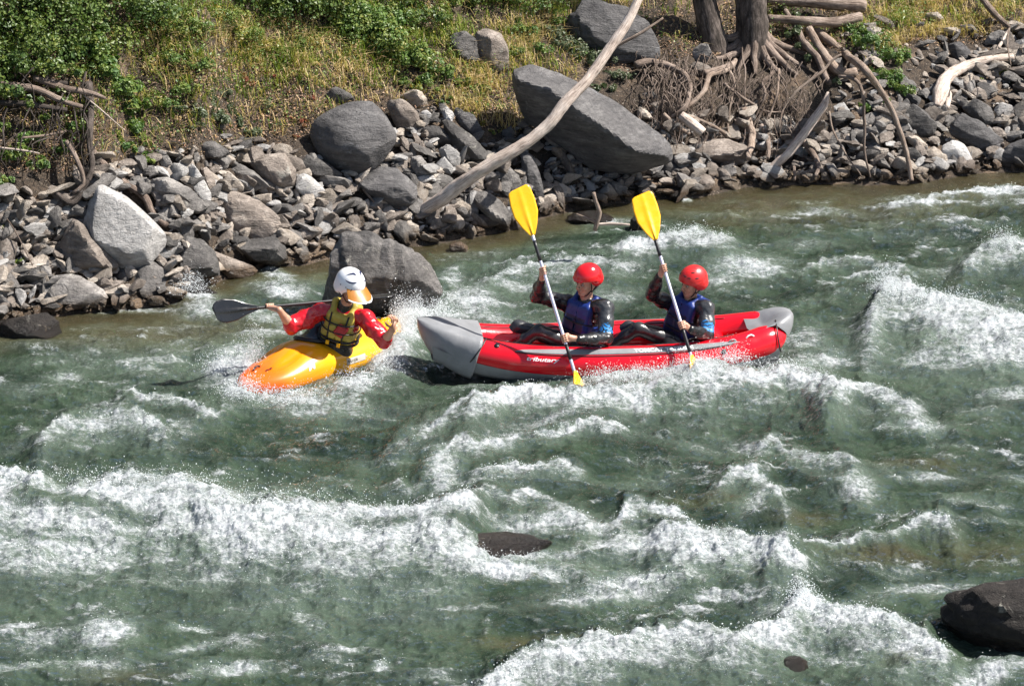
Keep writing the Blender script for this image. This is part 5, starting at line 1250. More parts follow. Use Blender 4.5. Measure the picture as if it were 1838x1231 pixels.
# spray deck: taut skirt rising to the waist
rings = []
for k in range(10):
    u_ = k/9; r0 = 1-u_*.52; h_ = .012+.13*u_**2.2
    a = np.linspace(0, 2*math.pi, 40, endpoint=False); s_ = -.05-.04*u_+.31*np.cos(a)*r0
    rings.append(np.stack([s_*KL/2, .213*np.sin(a)*r0, k_top(-.05+.31*np.cos(a))*(1-u_)+k_top(-.05)*u_+.015-.03*np.abs(np.sin(a))*(1-u_)+h_+.006*np.sin(a*7+k)*u_*(1-u_)*4], -1))
V, F = loft(rings); kay('spray_deck', V, F, M_BLACK)
def deck_patch(name, body, s0, a0, size, mat, **kw):
    V, F = text_mesh(body, size, **kw); s = s0-V[:, 0]/(KL/2); an = a0+V[:, 1]/.26; P = kpt(s, an, .004); kay(name, P, F, mat)
for (s0, s1, a0, a1, m_) in ((.16, -.10, R(-2), R(16), M_WPRINT),):
    n_, k_ = 10, 6; Sq = np.linspace(s0, s1, n_)[:, None]; Aq = np.linspace(a0, a1, k_)[None, :]
t = simple('worn_sticker', (.50, .47, .40), .4)
n_, k_ = 12, 6
def kstick(side_a0, side_a1, s0, s1, mat, off, name='sticker'):
    Sq = np.linspace(s0, s1, n_)[:, None]+0*np.linspace(0, 1, k_)[None, :]; Aq = np.linspace(side_a0, side_a1, k_)[None, :]+0*Sq
    P1 = kpt(Sq, Aq, off); P0 = kpt(Sq, Aq, off-.003); g = grid_faces(n_, k_); kay(name, np.concatenate([P1.reshape(-1, 3), P0.reshape(-1, 3)]), np.concatenate([g, g[:, ::-1]+n_*k_]), mat)
kstick(R(-6), R(12), .02, -.22, t, .004)
deck_patch('lettering', 'MADNESS', .015, R(-2), .052, M_BLK, sx=.62)
deck_patch('lettering', '~', .80, R(62), .13, M_BLK); deck_patch('emblem', 'M', .48, R(12), .11, simple('silver_print', (.55, .5, .55), .3), shear=.3)
def grabloop(s, name='grab_handle'):
    a = np.linspace(-1, 1, 9); C = np.stack([s*KL/2+a*.05, 0*a, k_top(s)+.03*(1-a*a)-.004], -1); Vc, Fc, uv = tube_arrays(C, [.009], 6, .02, 0); kay(name, Vc, Fc, M_BLK)
grabloop(.80); grabloop(-.74)
# ================================================================== paddles
def paddle(name, label, A, B, hands, mat_blade, mat_shaft, black=False, blade_n=(0, -1, .3), bl=.47, bw=.25, tiplen=None, blade_n2=None, only_first=False):
    """A, B = blade tips in world; the shaft runs between the blades"""
    A = np.array(A); B = np.array(B); d = nrm(B-A); L = float(np.linalg.norm(B-A))
    r = empty(name, A.tolist()); tag(r, label, 'paddle')
    def put(nm, V, F, m, smooth=True, parent=None): return link(nm, npmesh(nm, V-A, F, [m], None, smooth), parent or r)
    sh = put('shaft', *tube_arrays([A+d*bl*.86, A+d*L*.3, A+d*L*.5, A+d*L*.7, B-d*bl*.86], [.0155], 12, .1, 0)[:2], mat_shaft)
    for c, hl in hands:
        c = np.array(c); c = A+d*float((c-A)@d)
        put('grip', *tube_arrays([c-d*hl, c+d*hl], [.0168], 12, .05, 0)[:2], M_GRIP)
    for (T, dd, bn) in ((A, d, blade_n), (B, -d, blade_n2 if blade_n2 is not None else blade_n)):
        n = nrm(np.array(bn)-(np.array(bn)@dd)*dd); w_ = np.cross(dd, n)
        N_, K_ = 30, 17; us = np.linspace(0, 1, N_); rg = []; rb = []
        for u in us:     # u=0 tip, u=1 throat
            if black: hw = bw*.5*(np.interp(u, [0, .03, .10, .25, .5, .75, 1], [.30, .62, .85, 1.0, .86, .45, .16]))
            else: hw = bw*.5*(np.interp(u, [0, .02, .06, .30, .55, .8, 1], [.62, .80, .90, 1.0, .97, .60, .17]))
            y = np.linspace(-1, 1, K_); skew = .03*(1-u)*y*bw
            ridge = .013*np.exp(-(y/.16)**2)*(.2+.8*u)
            cur = -.02*(1-y*y)*0+.035*(u-.5)**2*(1 if not black else 1.4)
            P = T+dd*(u*bl+skew*2)[:, None]+w_*(y*hw)[:, None]
            th = .0035+.002*u
            rg.append(P+n*(cur+ridge+th)[:, None]); rb.append((P+n*(cur-ridge*.8-th)[:, None])[::-1])
        rings = [np.concatenate([a, b]) for a, b in zip(rg, rb)]
        V, F = loft(rings); put('blade', V, F, mat_blade)
    return r, A, d
def hand(f, wrist, palm, axis, r_sh, flip=1, thumb=1, dirn=None):
    """fist closed round a shaft: palm = point on the shaft, axis = shaft direction"""
    axis = nrm(axis); wrist = np.array(wrist); palm = np.array(palm)
    v = wrist-palm; v = nrm(v-(v@axis)*axis)                     # from the shaft back to the wrist
    side = np.cross(axis, v)*flip
    pc = palm+v*(r_sh+.014)
    f.cone(wrist, pc+v*.02, .026, .027, .015)
    for k in range(-1, 3): f.cone(wrist+v*-.01, pc+axis*(.020*(k-.5)), .016, .013, .012)
    for k in range(4):
        o = axis*(.0205*(k-1.5)); rf = [.0088, .0092, .0088, .0078][k]; rad = r_sh+rf*.9
        ang = [0, 62, 118, 172, 215][:5]
        pts = [palm+o+(v*math.cos(R(a))+side*math.sin(R(a)))*rad*(1.18 if a in (62,) else 1.0) for a in ang]
        f.chain(pts, [rf*1.1, rf*1.05, rf, rf*.95, rf*.9], .004)
        f.ell(pts[1], [rf*1.15]*3, None, .004)
    tb = palm+v*(r_sh+.01)+axis*.034*thumb; pts = [tb+v*.02, palm+axis*.040*thumb+(-side)*(r_sh+.012), palm+axis*.030*thumb+(-v)*(r_sh+.008)-side*.004]
    f.chain(pts, [.0125, .0105, .0090], .006)
def open_hand(f, wrist, mid, fwd, up, side):
    """relaxed, half-curled open hand. fwd = finger direction, up = back of the hand, side = thumb side"""
    fwd, up, side = nrm(fwd), nrm(up), nrm(side); wrist = np.array(wrist)
    pc = wrist+fwd*.055; f.ell(wrist+fwd*.045, [.048, .040, .017], [fwd, side, up], .012); f.cone(wrist-fwd*.02, wrist+fwd*.02, .025, .024, .015)
    for k in range(4):
        b = wrist+fwd*.078+side*(.030-.0205*k); L = [.068, .076, .070, .055][k]; rf = [.0088, .0090, .0086, .0076][k]
        p = [b, b+fwd*L*.42+up*-.008, b+fwd*L*.68-up*.030, b+fwd*L*.70-up*.054]
        f.chain(p, [rf*1.1, rf*1.03, rf*.95, rf*.85], .004)
    b = wrist+fwd*.02+side*.030; f.chain([b, b+side*.030+fwd*.020-up*.01, b+side*.040+fwd*.045-up*.028], [.0125, .0105, .009], .006)
def head(f, c, fw, up, s=1.0):
    """face built into the field; c = head centre, fw = where the face looks"""
    fw = nrm(fw); up = nrm(np.array(up)-(np.array(up)@fw)*fw); lf = np.cross(up, fw); Ax = [fw, lf, up]; c = np.array(c)
    P = lambda a, b, d: c+(fw*a+lf*b+up*d)*s
    f.ell(P(-.008, 0, .030), np.array([.094, .074, .092])*s, Ax, .03)
    f.ell(P(.022, 0, -.035), np.array([.064, .056, .078])*s, Ax, .03)
    f.ell(P(.062, 0, -.094), np.array([.022, .026, .018])*s, Ax, .02)                 # chin
    for q in (1, -1):
        f.ell(P(.052, .034*q, -.028), np.array([.026, .024, .022])*s, Ax, .015)       # cheekbone
        f.cone(P(.02, .050*q, -.055), P(.055, .022*q, -.092), .014*s, .013*s, .02)     # jaw
        f.ell(P(.080, .030*q, .002), np.array([.020, .016, .011])*s, Ax, .010, 'sub')  # eye socket
        f.cone(P(.084, .014*q, .021), P(.074, .045*q, .020), .007*s, .006*s, .010)     # brow
        f.ell(P(-.005, .076*q, -.012), np.array([.017, .008, .028])*s, [nrm(fw*.9+up*.3), lf, nrm(up*.9-fw*.3)], .006)  # ear
        f.ell(P(.004, .082*q, -.008), np.array([.008, .006, .014])*s, Ax, .004, 'sub')
        f.ell(P(.096, .011*q, -.036), np.array([.010, .008, .007])*s, Ax, .006)       # nostril wing
    f.cone(P(.082, 0, .010), P(.106, 0, -.030), .008*s, .011*s, .010)                  # nose
    f.cone(P(.086, -.018, -.0575), P(.086, .018, -.0575), .0065*s, .0065*s, .006)      # upper lip
    f.cone(P(.084, -.014, -.0690), P(.084, .014, -.0690), .0068*s, .0068*s, .006)      # lower lip
    f.cone(P(.094, -.020, -.0633), P(.094, .020, -.0633), .0022, .0022, .003, 'sub')
    return P, Ax
def face_parts(P, Ax, s, origin, parent, person_brow=True):
    for q in (1, -1):
        V, F = ico(2)
        for nm, cc, rr2, m in (('eye', P(.0725, .030*q, .001), .0108, M_EYE), ('iris', P(.0805, .0290*q, -.001), .0062, M_IRIS)):
            o = link(nm, npmesh(nm, V*rr2*s+cc-origin, F, [m]), parent)
        C = [P(.090, .014*q, .021), P(.088, .030*q, .026), P(.076, .047*q, .019)]
        Vc, Fc, _ = tube_arrays(C, [.0032, .004, .002], 6, .01, 0); link('eyebrow', npmesh('eyebrow', Vc-origin, Fc, [M_HAIR]), parent)
    C = [P(.0905, -.019, -.0625), P(.0945, 0, -.0625), P(.0905, .019, -.0625)]
    Vc, Fc, _ = tube_arrays(C, [.0016, .0035, .0016], 6, .01, 0); link('mouth', npmesh('mouth', Vc-origin, Fc, [M_LIP]), parent)
def helmet(P, Ax, s, origin, parent, mat, style, h=.006):
    fw, lf, up = Ax; c = P(-.004, 0, .028); f = Field(c-.24, c+.24, h)
    f.ell(P(-.008, 0, .038), np.array([.128, .108, .118])*s, Ax, .01)
    if style == 'half':
        f.plane(P(0, 0, .036), nrm(-up*1.0+fw*.10), .004)
        f.ell(P(-.045, 0, .022), np.array([.095, .108, .072])*s, Ax, .012); f.plane(P(-.02, 0, -.032), nrm(-up), .006)
        f.cone(P(.104, -.05, .042), P(.104, .05, .042), .009, .009, .02); f.cone(P(.118, -.02, .040), P(.118, .02, .040), .008, .008, .02)
    else:
        f.ell(P(-.045, 0, .0), np.array([.09, .108, .075])*s, Ax, .012); f.plane(P(-.02, 0, -.052), nrm(-up), .006)
        f.ell(P(.11, 0, -.036), np.array([.12, .14, .074])*s, Ax, .010, 'sub')
        for q in (1, -1):
            f.cone(P(.03, .108*q, .045), P(-.05, .11*q, .055), .006, .006, .004, 'sub')
            f.cone(P(.02, .07*q, .135), P(-.04, .075*q, .138), .007, .007, .004, 'sub')
    f.ell(P(.0, 0, -.02), np.array([.095, .083, .115])*s, Ax, .004, 'sub')
    hl = fobj('helmet', f, mat, parent, origin, it=1)
    if style != 'half':
        V, F = ico(2)
        for q in (1, -1):
            for (a_, e_) in ((.75, .45), (1.35, .40), (1.05, .85), (.35, .55)):
                n_ = np.array([math.cos(e_)*math.cos(a_), q*math.cos(e_)*math.sin(a_), math.sin(e_)]); c_ = P(*(n_*np.array([.128, .108, .118])+[-.008, 0, .038]))
                d_ = nrm(fw*math.sin(a_)-lf*q*math.cos(a_)); nn = nrm(fw*n_[0]+lf*n_[1]+up*n_[2]); link('vent_slot', npmesh('vent_slot', (V[:, :1]*d_*.017+V[:, 1:2]*nn*.003+V[:, 2:]*np.cross(d_, nn)*.0055)*s+c_-origin, F, [M_STRAP]), hl)
    return hl
def straps(P, origin, parent):
    for q in (1, -1):
        for C in ([P(.03, .088*q, .02), P(.022, .080*q, -.04), P(.045, .045*q, -.100), P(.05, 0, -.118)], [P(-.05, .088*q, .0), P(-.015, .084*q, -.04), P(.018, .072*q, -.065)]):
            Vc, Fc, _ = tube_arrays(C, [.0058], 6, .02, 0); link('chin_strap', npmesh('chin_strap', Vc-origin, Fc, [M_STRAP]), parent)
def torso_axes(pel, nk, shL, shR):
    up = nrm(nk-pel); lf = nrm(shL-shR); lf = nrm(lf-(lf@up)*up); fw = np.cross(lf, up); return fw, lf, up
def paddler(label, J, look, s, helm, hmat, yaw_note=None, A=None, B=None, seed=0):
    """seated person. J: dict of joint positions"""
    org = J['pel'].copy(); root = empty('person', org.tolist()); tag(root, label, 'person')
    d = nrm(B-A)
    hL = A+d*float((J['hL']-A)@d); hR = A+d*float((J['hR']-A)@d)
    allp = np.array(list(J.values())+[hL, hR]); lo = allp.min(0)-.24; hi = allp.max(0)+.24
    fw, lf, up = torso_axes(J['pel'], J['nk'], J['sL'], J['sR'])
    f = Field(lo, hi, .0055)
    ch = J['pel']*.35+J['nk']*.65
    f.ell(J['pel']+up*.04, [.12, .16, .13], [fw, lf, up], .05); f.ell(ch, [.105, .155, .19], [fw, lf, up], .05)
    f.cone(J['nk']-up*.06, J['hd']-nrm(J['hd']-J['nk'])*.05, .062, .058, .04)
    for q in 'LR':
        f.cone(J['nk']-up*.05, J['s'+q], .055, .052, .04); f.chain([J['s'+q], J['e'+q]], [.050, .038], .03)
        H = hL if q == 'L' else hR; wr = J['w'+q]
        f.chain([J['e'+q], J['e'+q]*.6+wr*.4, wr], [.040, .039, .026], .02)
        hand(f, wr, H, d, .0165, 1 if q == 'L' else -1, -1 if q == 'L' else -1)
        f.chain([J['pel']+lf*(.09 if q == 'L' else -.09), J['k'+q]], [.082, .054], .04); f.chain([J['k'+q], (J['k'+q]+J['a'+q])/2, J['a'+q]], [.052, .050, .036], .03)
        f.cone(J['a'+q], J['a'+q]+nrm(J['a'+q]-J['pel'])*[1, 1, 0]*.16+np.array([0, 0, .02]), .036, .026, .02)
    P, Ax = head(f, J['hd'], look, J.get('hup', up), s)
    fobj('body', f, M_SKIN, root, org, it=1)
    face_parts(P, Ax, s, org, root)
    helmet(P, Ax, s, org, root, hmat, helm); straps(P, org, root)
    # hair at the nape
    g = Field(P(-.05, 0, -.03)-.12, P(-.05, 0, -.03)+.12, .006); g.ell(P(-.045, 0, -.028), np.array([.050, .070, .05])*s, Ax, .01); fobj('hair', g, M_HAIR, root, org)
    # trousers
    g = Field(lo, hi, .008)
    g.ell(J['pel']+up*.03, [.135, .175, .13], [fw, lf, up], .05)
    for q in 'LR':
        g.chain([J['pel']+lf*(.09 if q == 'L' else -.09), J['k'+q]], [.095, .064], .04); g.chain([J['k'+q], (J['k'+q]+J['a'+q])/2, J['a'+q]], [.062, .060, .046], .03)
        g.cone(J['a'+q], J['a'+q]+nrm(J['a'+q]-J['pel'])*[1, 1, 0]*.17+np.array([0, 0, .02]), .046, .036, .02)
    g.wrinkle(.006, 14, seed); fobj('trousers', g, M_NEO, root, org)
    # jacket with loose sleeves
    g = Field(lo, hi, .007)
    g.ell(J['pel']+up*.08, [.135, .175, .12], [fw, lf, up], .05); g.ell(ch, [.125, .175, .20], [fw, lf, up], .05)
    g.cone(J['nk']-up*.03, J['nk']+nrm(J['hd']-J['nk'])*.035, .080, .066, .03)
    for q in 'LR':
        g.cone(J['nk']-up*.06, J['s'+q], .072, .074, .04); el = J['e'+q]; wr = J['w'+q]
        g.chain([J['s'+q], (J['s'+q]+el)/2, el], [.074, .070, .062], .03)
        H = hL if q == 'L' else hR; cuff = wr+(wr-H)*.05
        g.chain([el, el*.5+cuff*.5, cuff], [.064, .060, .036], .02)
    g.wrinkle(.018, 9, seed+1, (1, 1, 1.3)); g.wrinkle(.004, 24, seed+2)
    g.ell(J['hd'], np.array([.1, .1, .11])*s, None, .004, 'sub')
    def mi(V, F):
        c = V[F].mean(1); a = J['sL']; b = J['eL']; dd = nrm(b-a); t = (c-a)@dd; rad = np.linalg.norm(c-a-t[:, None]*dd, axis=1)
        n = fbm3(c, 14, 2, 3); m = np.where((t > -.05) & (t < .22) & (rad < .11) & (np.abs(((c-ch)@lf)) > .10), 1, 0)
        # light blue print on the near sleeve
        pr = (t > .15) & (t < .27) & (rad < .11) & (((c-a)@fw) > -.03+.0) & (np.abs(np.sin(c[:, 2]*95+n*7)) > .55)&(c[:,1]<b[1]+.03)
        return np.where(pr, 2, m)
    fobj('drytop', g, None, root, org, [M_BLACK, M_GREYSLV, M_CYAN], mi)
    # buoyancy aid
    g = Field(lo, hi, .007)
    g.box(ch-up*.02+fw*.085, [.050, .145, .185], [fw, lf, up], .04, .02); g.box(ch+up*.0-fw*.105, [.045, .150, .21], [fw, lf, up], .04, .02)
    g.box(ch-up*.10, [.14, .175, .10], [fw, lf, up], .08, .03)
    for q in (1, -1): g.chain([ch+up*.15+fw*.09+lf*q*.085, ch+up*.215+lf*q*.10-fw*.0, ch+up*.15-fw*.11+lf*q*.085], [.030, .028, .034], .02)
    g.box(ch+fw*.135-up*.07+lf*.07, [.016, .052, .055], [fw, lf, up], .012, .008); g.box(ch+fw*.135-up*.07-lf*.07, [.016, .052, .055], [fw, lf, up], .012, .008)
    g.box(ch+fw*.125, [.03, .004, .20], [fw, lf, up], .003, .008, 'sub')
    g.ell(ch+up*.20-fw*.0, [.075, .075, .14], [fw, lf, up], .02, 'sub'); g.wrinkle(.006, 12, seed+4)
    def mv(V, F):
        c = V[F].mean(1); return np.where(((c-ch)@fw > .1) & (np.abs((c-ch)@lf) < .11) & ((c-ch)@up < .03), 1, 0)
    pf = fobj('buoyancy_aid', g, None, root, org, [M_BLUE, M_NAVY], mv)
    for zz in (-.125, -.02):
        a = np.linspace(0, 2*math.pi, 33); C = [ch+up*zz+fw*math.cos(t_)*.172+lf*math.sin(t_)*.192 for t_ in a]
        Vc, Fc, _ = tube_arrays(C, [.0075], 5, .05, 0); link('belt', npmesh('belt', Vc-org, Fc, [M_STRAP]), root)
    return root
def cmlen(J):
    for a, b in (('pel','nk'),('sL','sR'),('sL','eL'),('eL','wL'),('sR','eR'),('eR','wR'),('kL','aL'),('pel','kL'),('pel','kR')): print(a, b, round(float(np.linalg.norm(J[a]-J[b])), 3), end='; ')
    print()
# --- front paddler
A1 = W(930, 338, 22.76); B1 = W(1057, 752, 21.84)
J = dict(pel=W(1036, 622, 22.80), nk=W(1053, 540, 22.80), hd=W(1054, 505, 22.74), sL=W(1086, 552, 22.62), sR=W(1020, 545, 22.88),
         eL=W(1088, 608, 22.42), wL=W(1037, 608, 22.19), hL=W(1018, 606, 22.15), eR=W(964, 532, 22.72), wR=W(972, 502, 22.52), hR=W(978, 486, 22.43),
         kL=W(967, 594, 22.66), aL=W(918, 626, 22.72), kR=W(930, 586, 22.88), aR=W(890, 620, 22.86))
cmlen(J)
p1 = paddler('person in the front seat, plain glossy red helmet, black dry top and blue vest', J, (-.80, -.62, -.10), 1.17, 'half', M_REDH, A=A1, B=B1, seed=1)
paddle('paddle', 'yellow-bladed paddle held upright by the front paddler, lower blade fully visible', A1, B1, [(W(966, 452, 22.6), .10), (W(1024, 630, 22.1), .075)], M_YBLADE, M_SHAFT, blade_n=(.30, -1, .15), blade_n2=(1, -.55, .2))
# --- rear paddler
A2 = W(1151, 349, 23.08); B2 = W(1266, 722, 22.00)
J = dict(pel=W(1218, 614, 22.95), nk=W(1240, 541, 22.98), hd=W(1243, 508, 22.95), sL=W(1268, 552, 22.80), sR=W(1208, 546, 23.08),
         eL=W(1270, 603, 22.62), wL=W(1240, 592, 22.42), hL=W(1224, 583, 22.37), eR=W(1170, 530, 22.92), wR=W(1184, 496, 22.74), hR=W(1192, 482, 22.68),
         kL=W(1146, 590, 22.84), aL=W(1098, 618, 22.86), kR=W(1128, 588, 23.05), aR=W(1075, 612, 23.08))
cmlen(J)
p2 = paddler('person in the rear seat, vented dull red helmet, black dry top and navy vest', J, (-.86, -.50, -.10), 1.15, 'vent', M_REDH2, A=A2, B=B2, seed=2)
paddle('paddle', 'yellow-bladed paddle held upright by the rear paddler, lower blade dipping in foam', A2, B2, [(W(1183, 446, 22.85), .09), (W(1232, 610, 22.3), .12)], M_YBLADE, M_SHAFT, blade_n=(.30, -1, .15), blade_n2=(1, -.7, .2))
# --- kayaker
def kayaker():
    J = dict(pel=W(603, 628, 22.66), nk=W(619, 553, 22.60), hd=W(628, 515, 22.50), sL=W(655, 572, 22.52), sR=W(576, 560, 22.62),
             eL=W(690, 612, 22.40), wL=W(705, 590, 22.26), eR=W(522, 585, 22.42), wR=W(501, 556, 22.30))
    A = W(383, 560, 22.22); B = W(705, 530, 22.98); d = nrm(B-A); org = J['pel'].copy()
    root = empty('person', org.tolist()); tag(root, 'kayaker in a white helmet with orange visor, red dry top and yellow-khaki vest', 'person')
    hR = A+d*float((W(492, 547, 22.34)-A)@d)
    allp = np.array(list(J.values())+[hR]); lo = allp.min(0)-.24; hi = allp.max(0)+.24
    fw, lf, up = torso_axes(J['pel'], J['nk'], J['sL'], J['sR']); ch = J['pel']*.35+J['nk']*.65
    f = Field(lo, hi, .0055)
    f.ell(J['pel']+up*.04, [.12, .15, .13], [fw, lf, up], .05); f.ell(ch, [.10, .155, .18], [fw, lf, up], .05)
    f.cone(J['nk']-up*.06, J['hd'], .060, .052, .04)
    for q in 'LR':
        f.cone(J['nk']-up*.05, J['s'+q], .055, .052, .04); f.chain([J['s'+q], J['e'+q]], [.052, .042], .03)
        f.chain([J['e'+q], J['e'+q]*.6+J['w'+q]*.4, J['w'+q]], [.044, .042, .028], .02)
    hand(f, J['wR'], hR, d, .0165, -1, 1)
    open_hand(f, J['wL'], None, (.25, -.25, .9), (.75, -.2, -.35), (-.8, -.5, .1))
    for q in (1, -1): f.chain([J['pel']+ky*.08*q-np.array([0, 0, .06]), J['pel']+ky*.12*q+kx*.30-np.array([0, 0, .09]), J['pel']+ky*.08*q+kx*.52-np.array([0, 0, .13])], [.075, .055, .04], .04)
    look = nrm((.66, -.68, -.30)); P0, Ax = head(f, J['hd'], look, (.10, 0, 1), 1.15); P = lambda a, b, d: J['hd']+(Ax[0]*a+Ax[1]*b+Ax[2]*d)*1.2
    fobj('body', f, M_SKIN, root, org); face_parts(P0, Ax, 1.15, org, root)
    # helmet: full-cut, ear flaps, with a visor
    fwH, lfH, upH = Ax; c = P(0, 0, .03); g = Field(c-.27, c+.27, .0055)
    g.ell(P(-.008, 0, .038), np.array([.130, .110, .120])*1.2, Ax, .01); g.ell(P(-.03, 0, -.01), np.array([.108, .110, .085])*1.2, Ax, .02)
    g.plane(P(0, 0, -.055), nrm(-upH+fwH*.05), .006); g.ell(P(.12, 0, -.045), np.array([.13, .13, .070])*1.2, Ax, .010, 'sub'); g.ell(P(0, 0, -.02), np.array([.097, .085, .115])*1.2, Ax, .004, 'sub')
    g.ell(P(-.005, .11, -.060), np.array([.026, .03, .030])*1.2, Ax, .006, 'sub'); g.ell(P(-.005, -.11, -.060), np.array([.026, .03, .030])*1.2, Ax, .006, 'sub')
    hel = fobj('helmet', g, M_WHITE, root, org)
    def shellp(th, ph, off=.0035):      # th azimuth from the front, ph elevation
        n = np.array([math.cos(ph)*math.cos(th), math.cos(ph)*math.sin(th), math.sin(ph)]); rr3 = np.array([.130, .110, .120])+off
        q = n*rr3; return P(-.008+q[0], q[1], .038+q[2])
    def crescent(th0, ph0, th1, ph1, w_, bend):
        n = 14; L_, R_ = [], []
        for i in range(n):
            u = i/(n-1); th = th0+(th1-th0)*u; ph = ph0+(ph1-ph0)*u+bend*math.sin(u*math.pi); hw = w_*math.sin(u*math.pi)**.8+.002
            L_.append(shellp(th, ph+hw, .004)); R_.append(shellp(th, ph-hw*.5, .004))
        V = np.concatenate([L_, R_])-org; i = np.arange(n-1); link('helmet_print', npmesh('helmet_print', V, np.stack([i, i+1, i+1+n, i+n], -1), [M_NAVYP]), hel)
    for q in (1, -1):
        crescent(q*.15, .95, q*1.5, .80, .10, .22); crescent(q*.35, .62, q*1.35, .50, .07, -.12)
    V, F = ico(1)
    for th in (-1.5, -1.1, -.7, .7, 1.1, 1.5): link('rivet', npmesh('rivet', V*.006+shellp(th, .06)-org, F, [M_NAVYP]), hel)
    rg = []; N_, K_ = 12, 21
    for layer in (0, 1):
        for i in range(N_):
            u = i/(N_-1); row = []
            for k in range(K_):
                th = -1.05+2.1*k/(K_-1); ext = (.105)*u*math.cos(th*.85)**.6
                base = np.array([math.cos(th)*.126, math.sin(th)*.108, .030]); row.append(P(-.008+base[0]+ext*1.0, base[1]*(1+.30*u), base[2]+.012-ext*.55-.022*math.sin(abs(th))*u+(-.004 if layer else 0)))
            rg.append(row)
    rg = np.array(rg); V = rg.reshape(-1, 3)-org; g_ = grid_faces(N_, K_)
    me = npmesh('visor', V, np.concatenate([g_, g_[:, ::-1]+N_*K_]), [M_WHITE, M_ORNG], np.tile((np.arange(len(g_))//(K_-1) < N_-2).astype(int), 2)); link('visor', me, root)
    straps(P, org, root)
    # neck gasket / black collar
    g = Field(lo, hi, .007); g.cone(J['nk']-up*.05, J['nk']+nrm(J['hd']-J['nk'])*.05, .088, .072, .03); fobj('collar', g, M_BLACK, root, org)
    g = Field(lo, hi, .007)   # red dry top, short loose sleeves to the elbow
    g.ell(J['pel']+up*.08, [.135, .165, .12], [fw, lf, up], .05); g.ell(ch, [.125, .175, .195], [fw, lf, up], .05)
    for q in 'LR':
        g.cone(J['nk']-up*.06, J['s'+q], .075, .082, .04); el = J['e'+q]
        g.chain([J['s'+q], (J['s'+q]+el)/2, el-(el-J['s'+q])*.03], [.084, .088, .074], .03); g.cone(el, el*.8+J['w'+q]*.2, .072, .056, .02)
    g.wrinkle(.022, 9, 31); g.wrinkle(.007, 24, 32); fobj('drytop', g, M_REDTOP, root, org)
    for q in 'LR':
        a_ = J['e'+q]*.86+J['w'+q]*.14; b_ = J['e'+q]*.74+J['w'+q]*.26; Vc, Fc, _ = tube_arrays([a_, b_], [.060, .052], 14, .02, .05); link('cuff', npmesh('cuff', Vc-org, Fc, [M_BLACK]), root)
    g = Field(lo, hi, .007)   # vest
    g.box(ch-up*.02+fw*.095, [.050, .140, .165], [fw, lf, up], .04, .02); g.box(ch-fw*.11, [.045, .150, .19], [fw, lf, up], .04, .02); g.box(ch-up*.09, [.145, .17, .08], [fw, lf, up], .07, .03)
    for q in (1, -1): g.chain([ch+up*.12+fw*.10+lf*q*.085, ch+up*.205+lf*q*.10, ch+up*.14-fw*.12+lf*q*.085], [.036, .032, .036], .02)
    g.box(ch+fw*.155-up*.03, [.03, .085, .075], [fw, lf, up], .025, .01); g.box(ch+fw*.165-up*.03, [.04, .004, .09], [fw, lf, up], .003, .006, 'sub'); g.wrinkle(.007, 12, 34)
    fobj('buoyancy_aid', g, M_KHAKI, root, org)
    g = Field(lo, hi, .006); g.box(ch+fw*.175+up*.005+lf*.045, [.022, .055, .062], [nrm(fw+lf*.2), nrm(lf-up*.45), nrm(up+lf*.45)], .018, .01); fobj('pocket', g, M_CRIM, root, org)
    for zz, rr4 in ((-.115, .013), (-.155, .014), (-.02, .007), (.07, .008)):
        a = np.linspace(0, 2*math.pi, 33); C = [ch+up*zz+fw*(math.cos(t_)*(.195 if zz > -.1 else .178)+.01)+lf*math.sin(t_)*.190 for t_ in a]
        Vc, Fc, _ = tube_arrays(C, [rr4], 6, .05, 0); link('belt', npmesh('belt', Vc-org, Fc, [M_STRAP]), root)
    for q in (1, -1):
        C = [ch+up*.15+fw*.13+lf*q*.085, ch+up*.06+fw*.17+lf*q*.08, ch-up*.12+fw*.19+lf*q*.07]; Vc, Fc, _ = tube_arrays(C, [.009], 5, .05, 0); link('webbing', npmesh('webbing', Vc-org, Fc, [M_STRAP]), root)
        V, F = ico(1); 
        for zz in (-.135,): 
            Vb = np.array([[x_, y_, z_] for x_ in (-1, 1) for y_ in (-1, 1) for z_ in (-1, 1)])*[.006, .016, .02]; Vb = Vb[:, :1]*fw+Vb[:, 1:2]*lf+Vb[:, 2:]*up+ch+up*zz+fw*.205+lf*q*.055
            Fb = np.array([[0, 1, 3, 2], [4, 6, 7, 5], [0, 4, 5, 1], [2, 3, 7, 6], [0, 2, 6, 4], [1, 5, 7, 3]]); link('buckle', npmesh('buckle', Vb-org, Fb, [M_YBLADE], None, False), root)
    # black waist tube of the spray deck
    g = Field(lo, hi, .008); g.cone(J['pel']-up*.02, J['pel']+up*.11, .175, .15, .02); g.wrinkle(.012, 8, 40); fobj('skirt_tunnel', g, M_BLACK, root, org)
    paddle('kayak_paddle', 'black paddle with a broad black blade held across by the kayaker', A, B, [], M_CARBON, M_GRIP, black=True, blade_n=(.2, -1, .35), bl=.44, bw=.23, blade_n2=(.2, .3, 1))
kayaker()
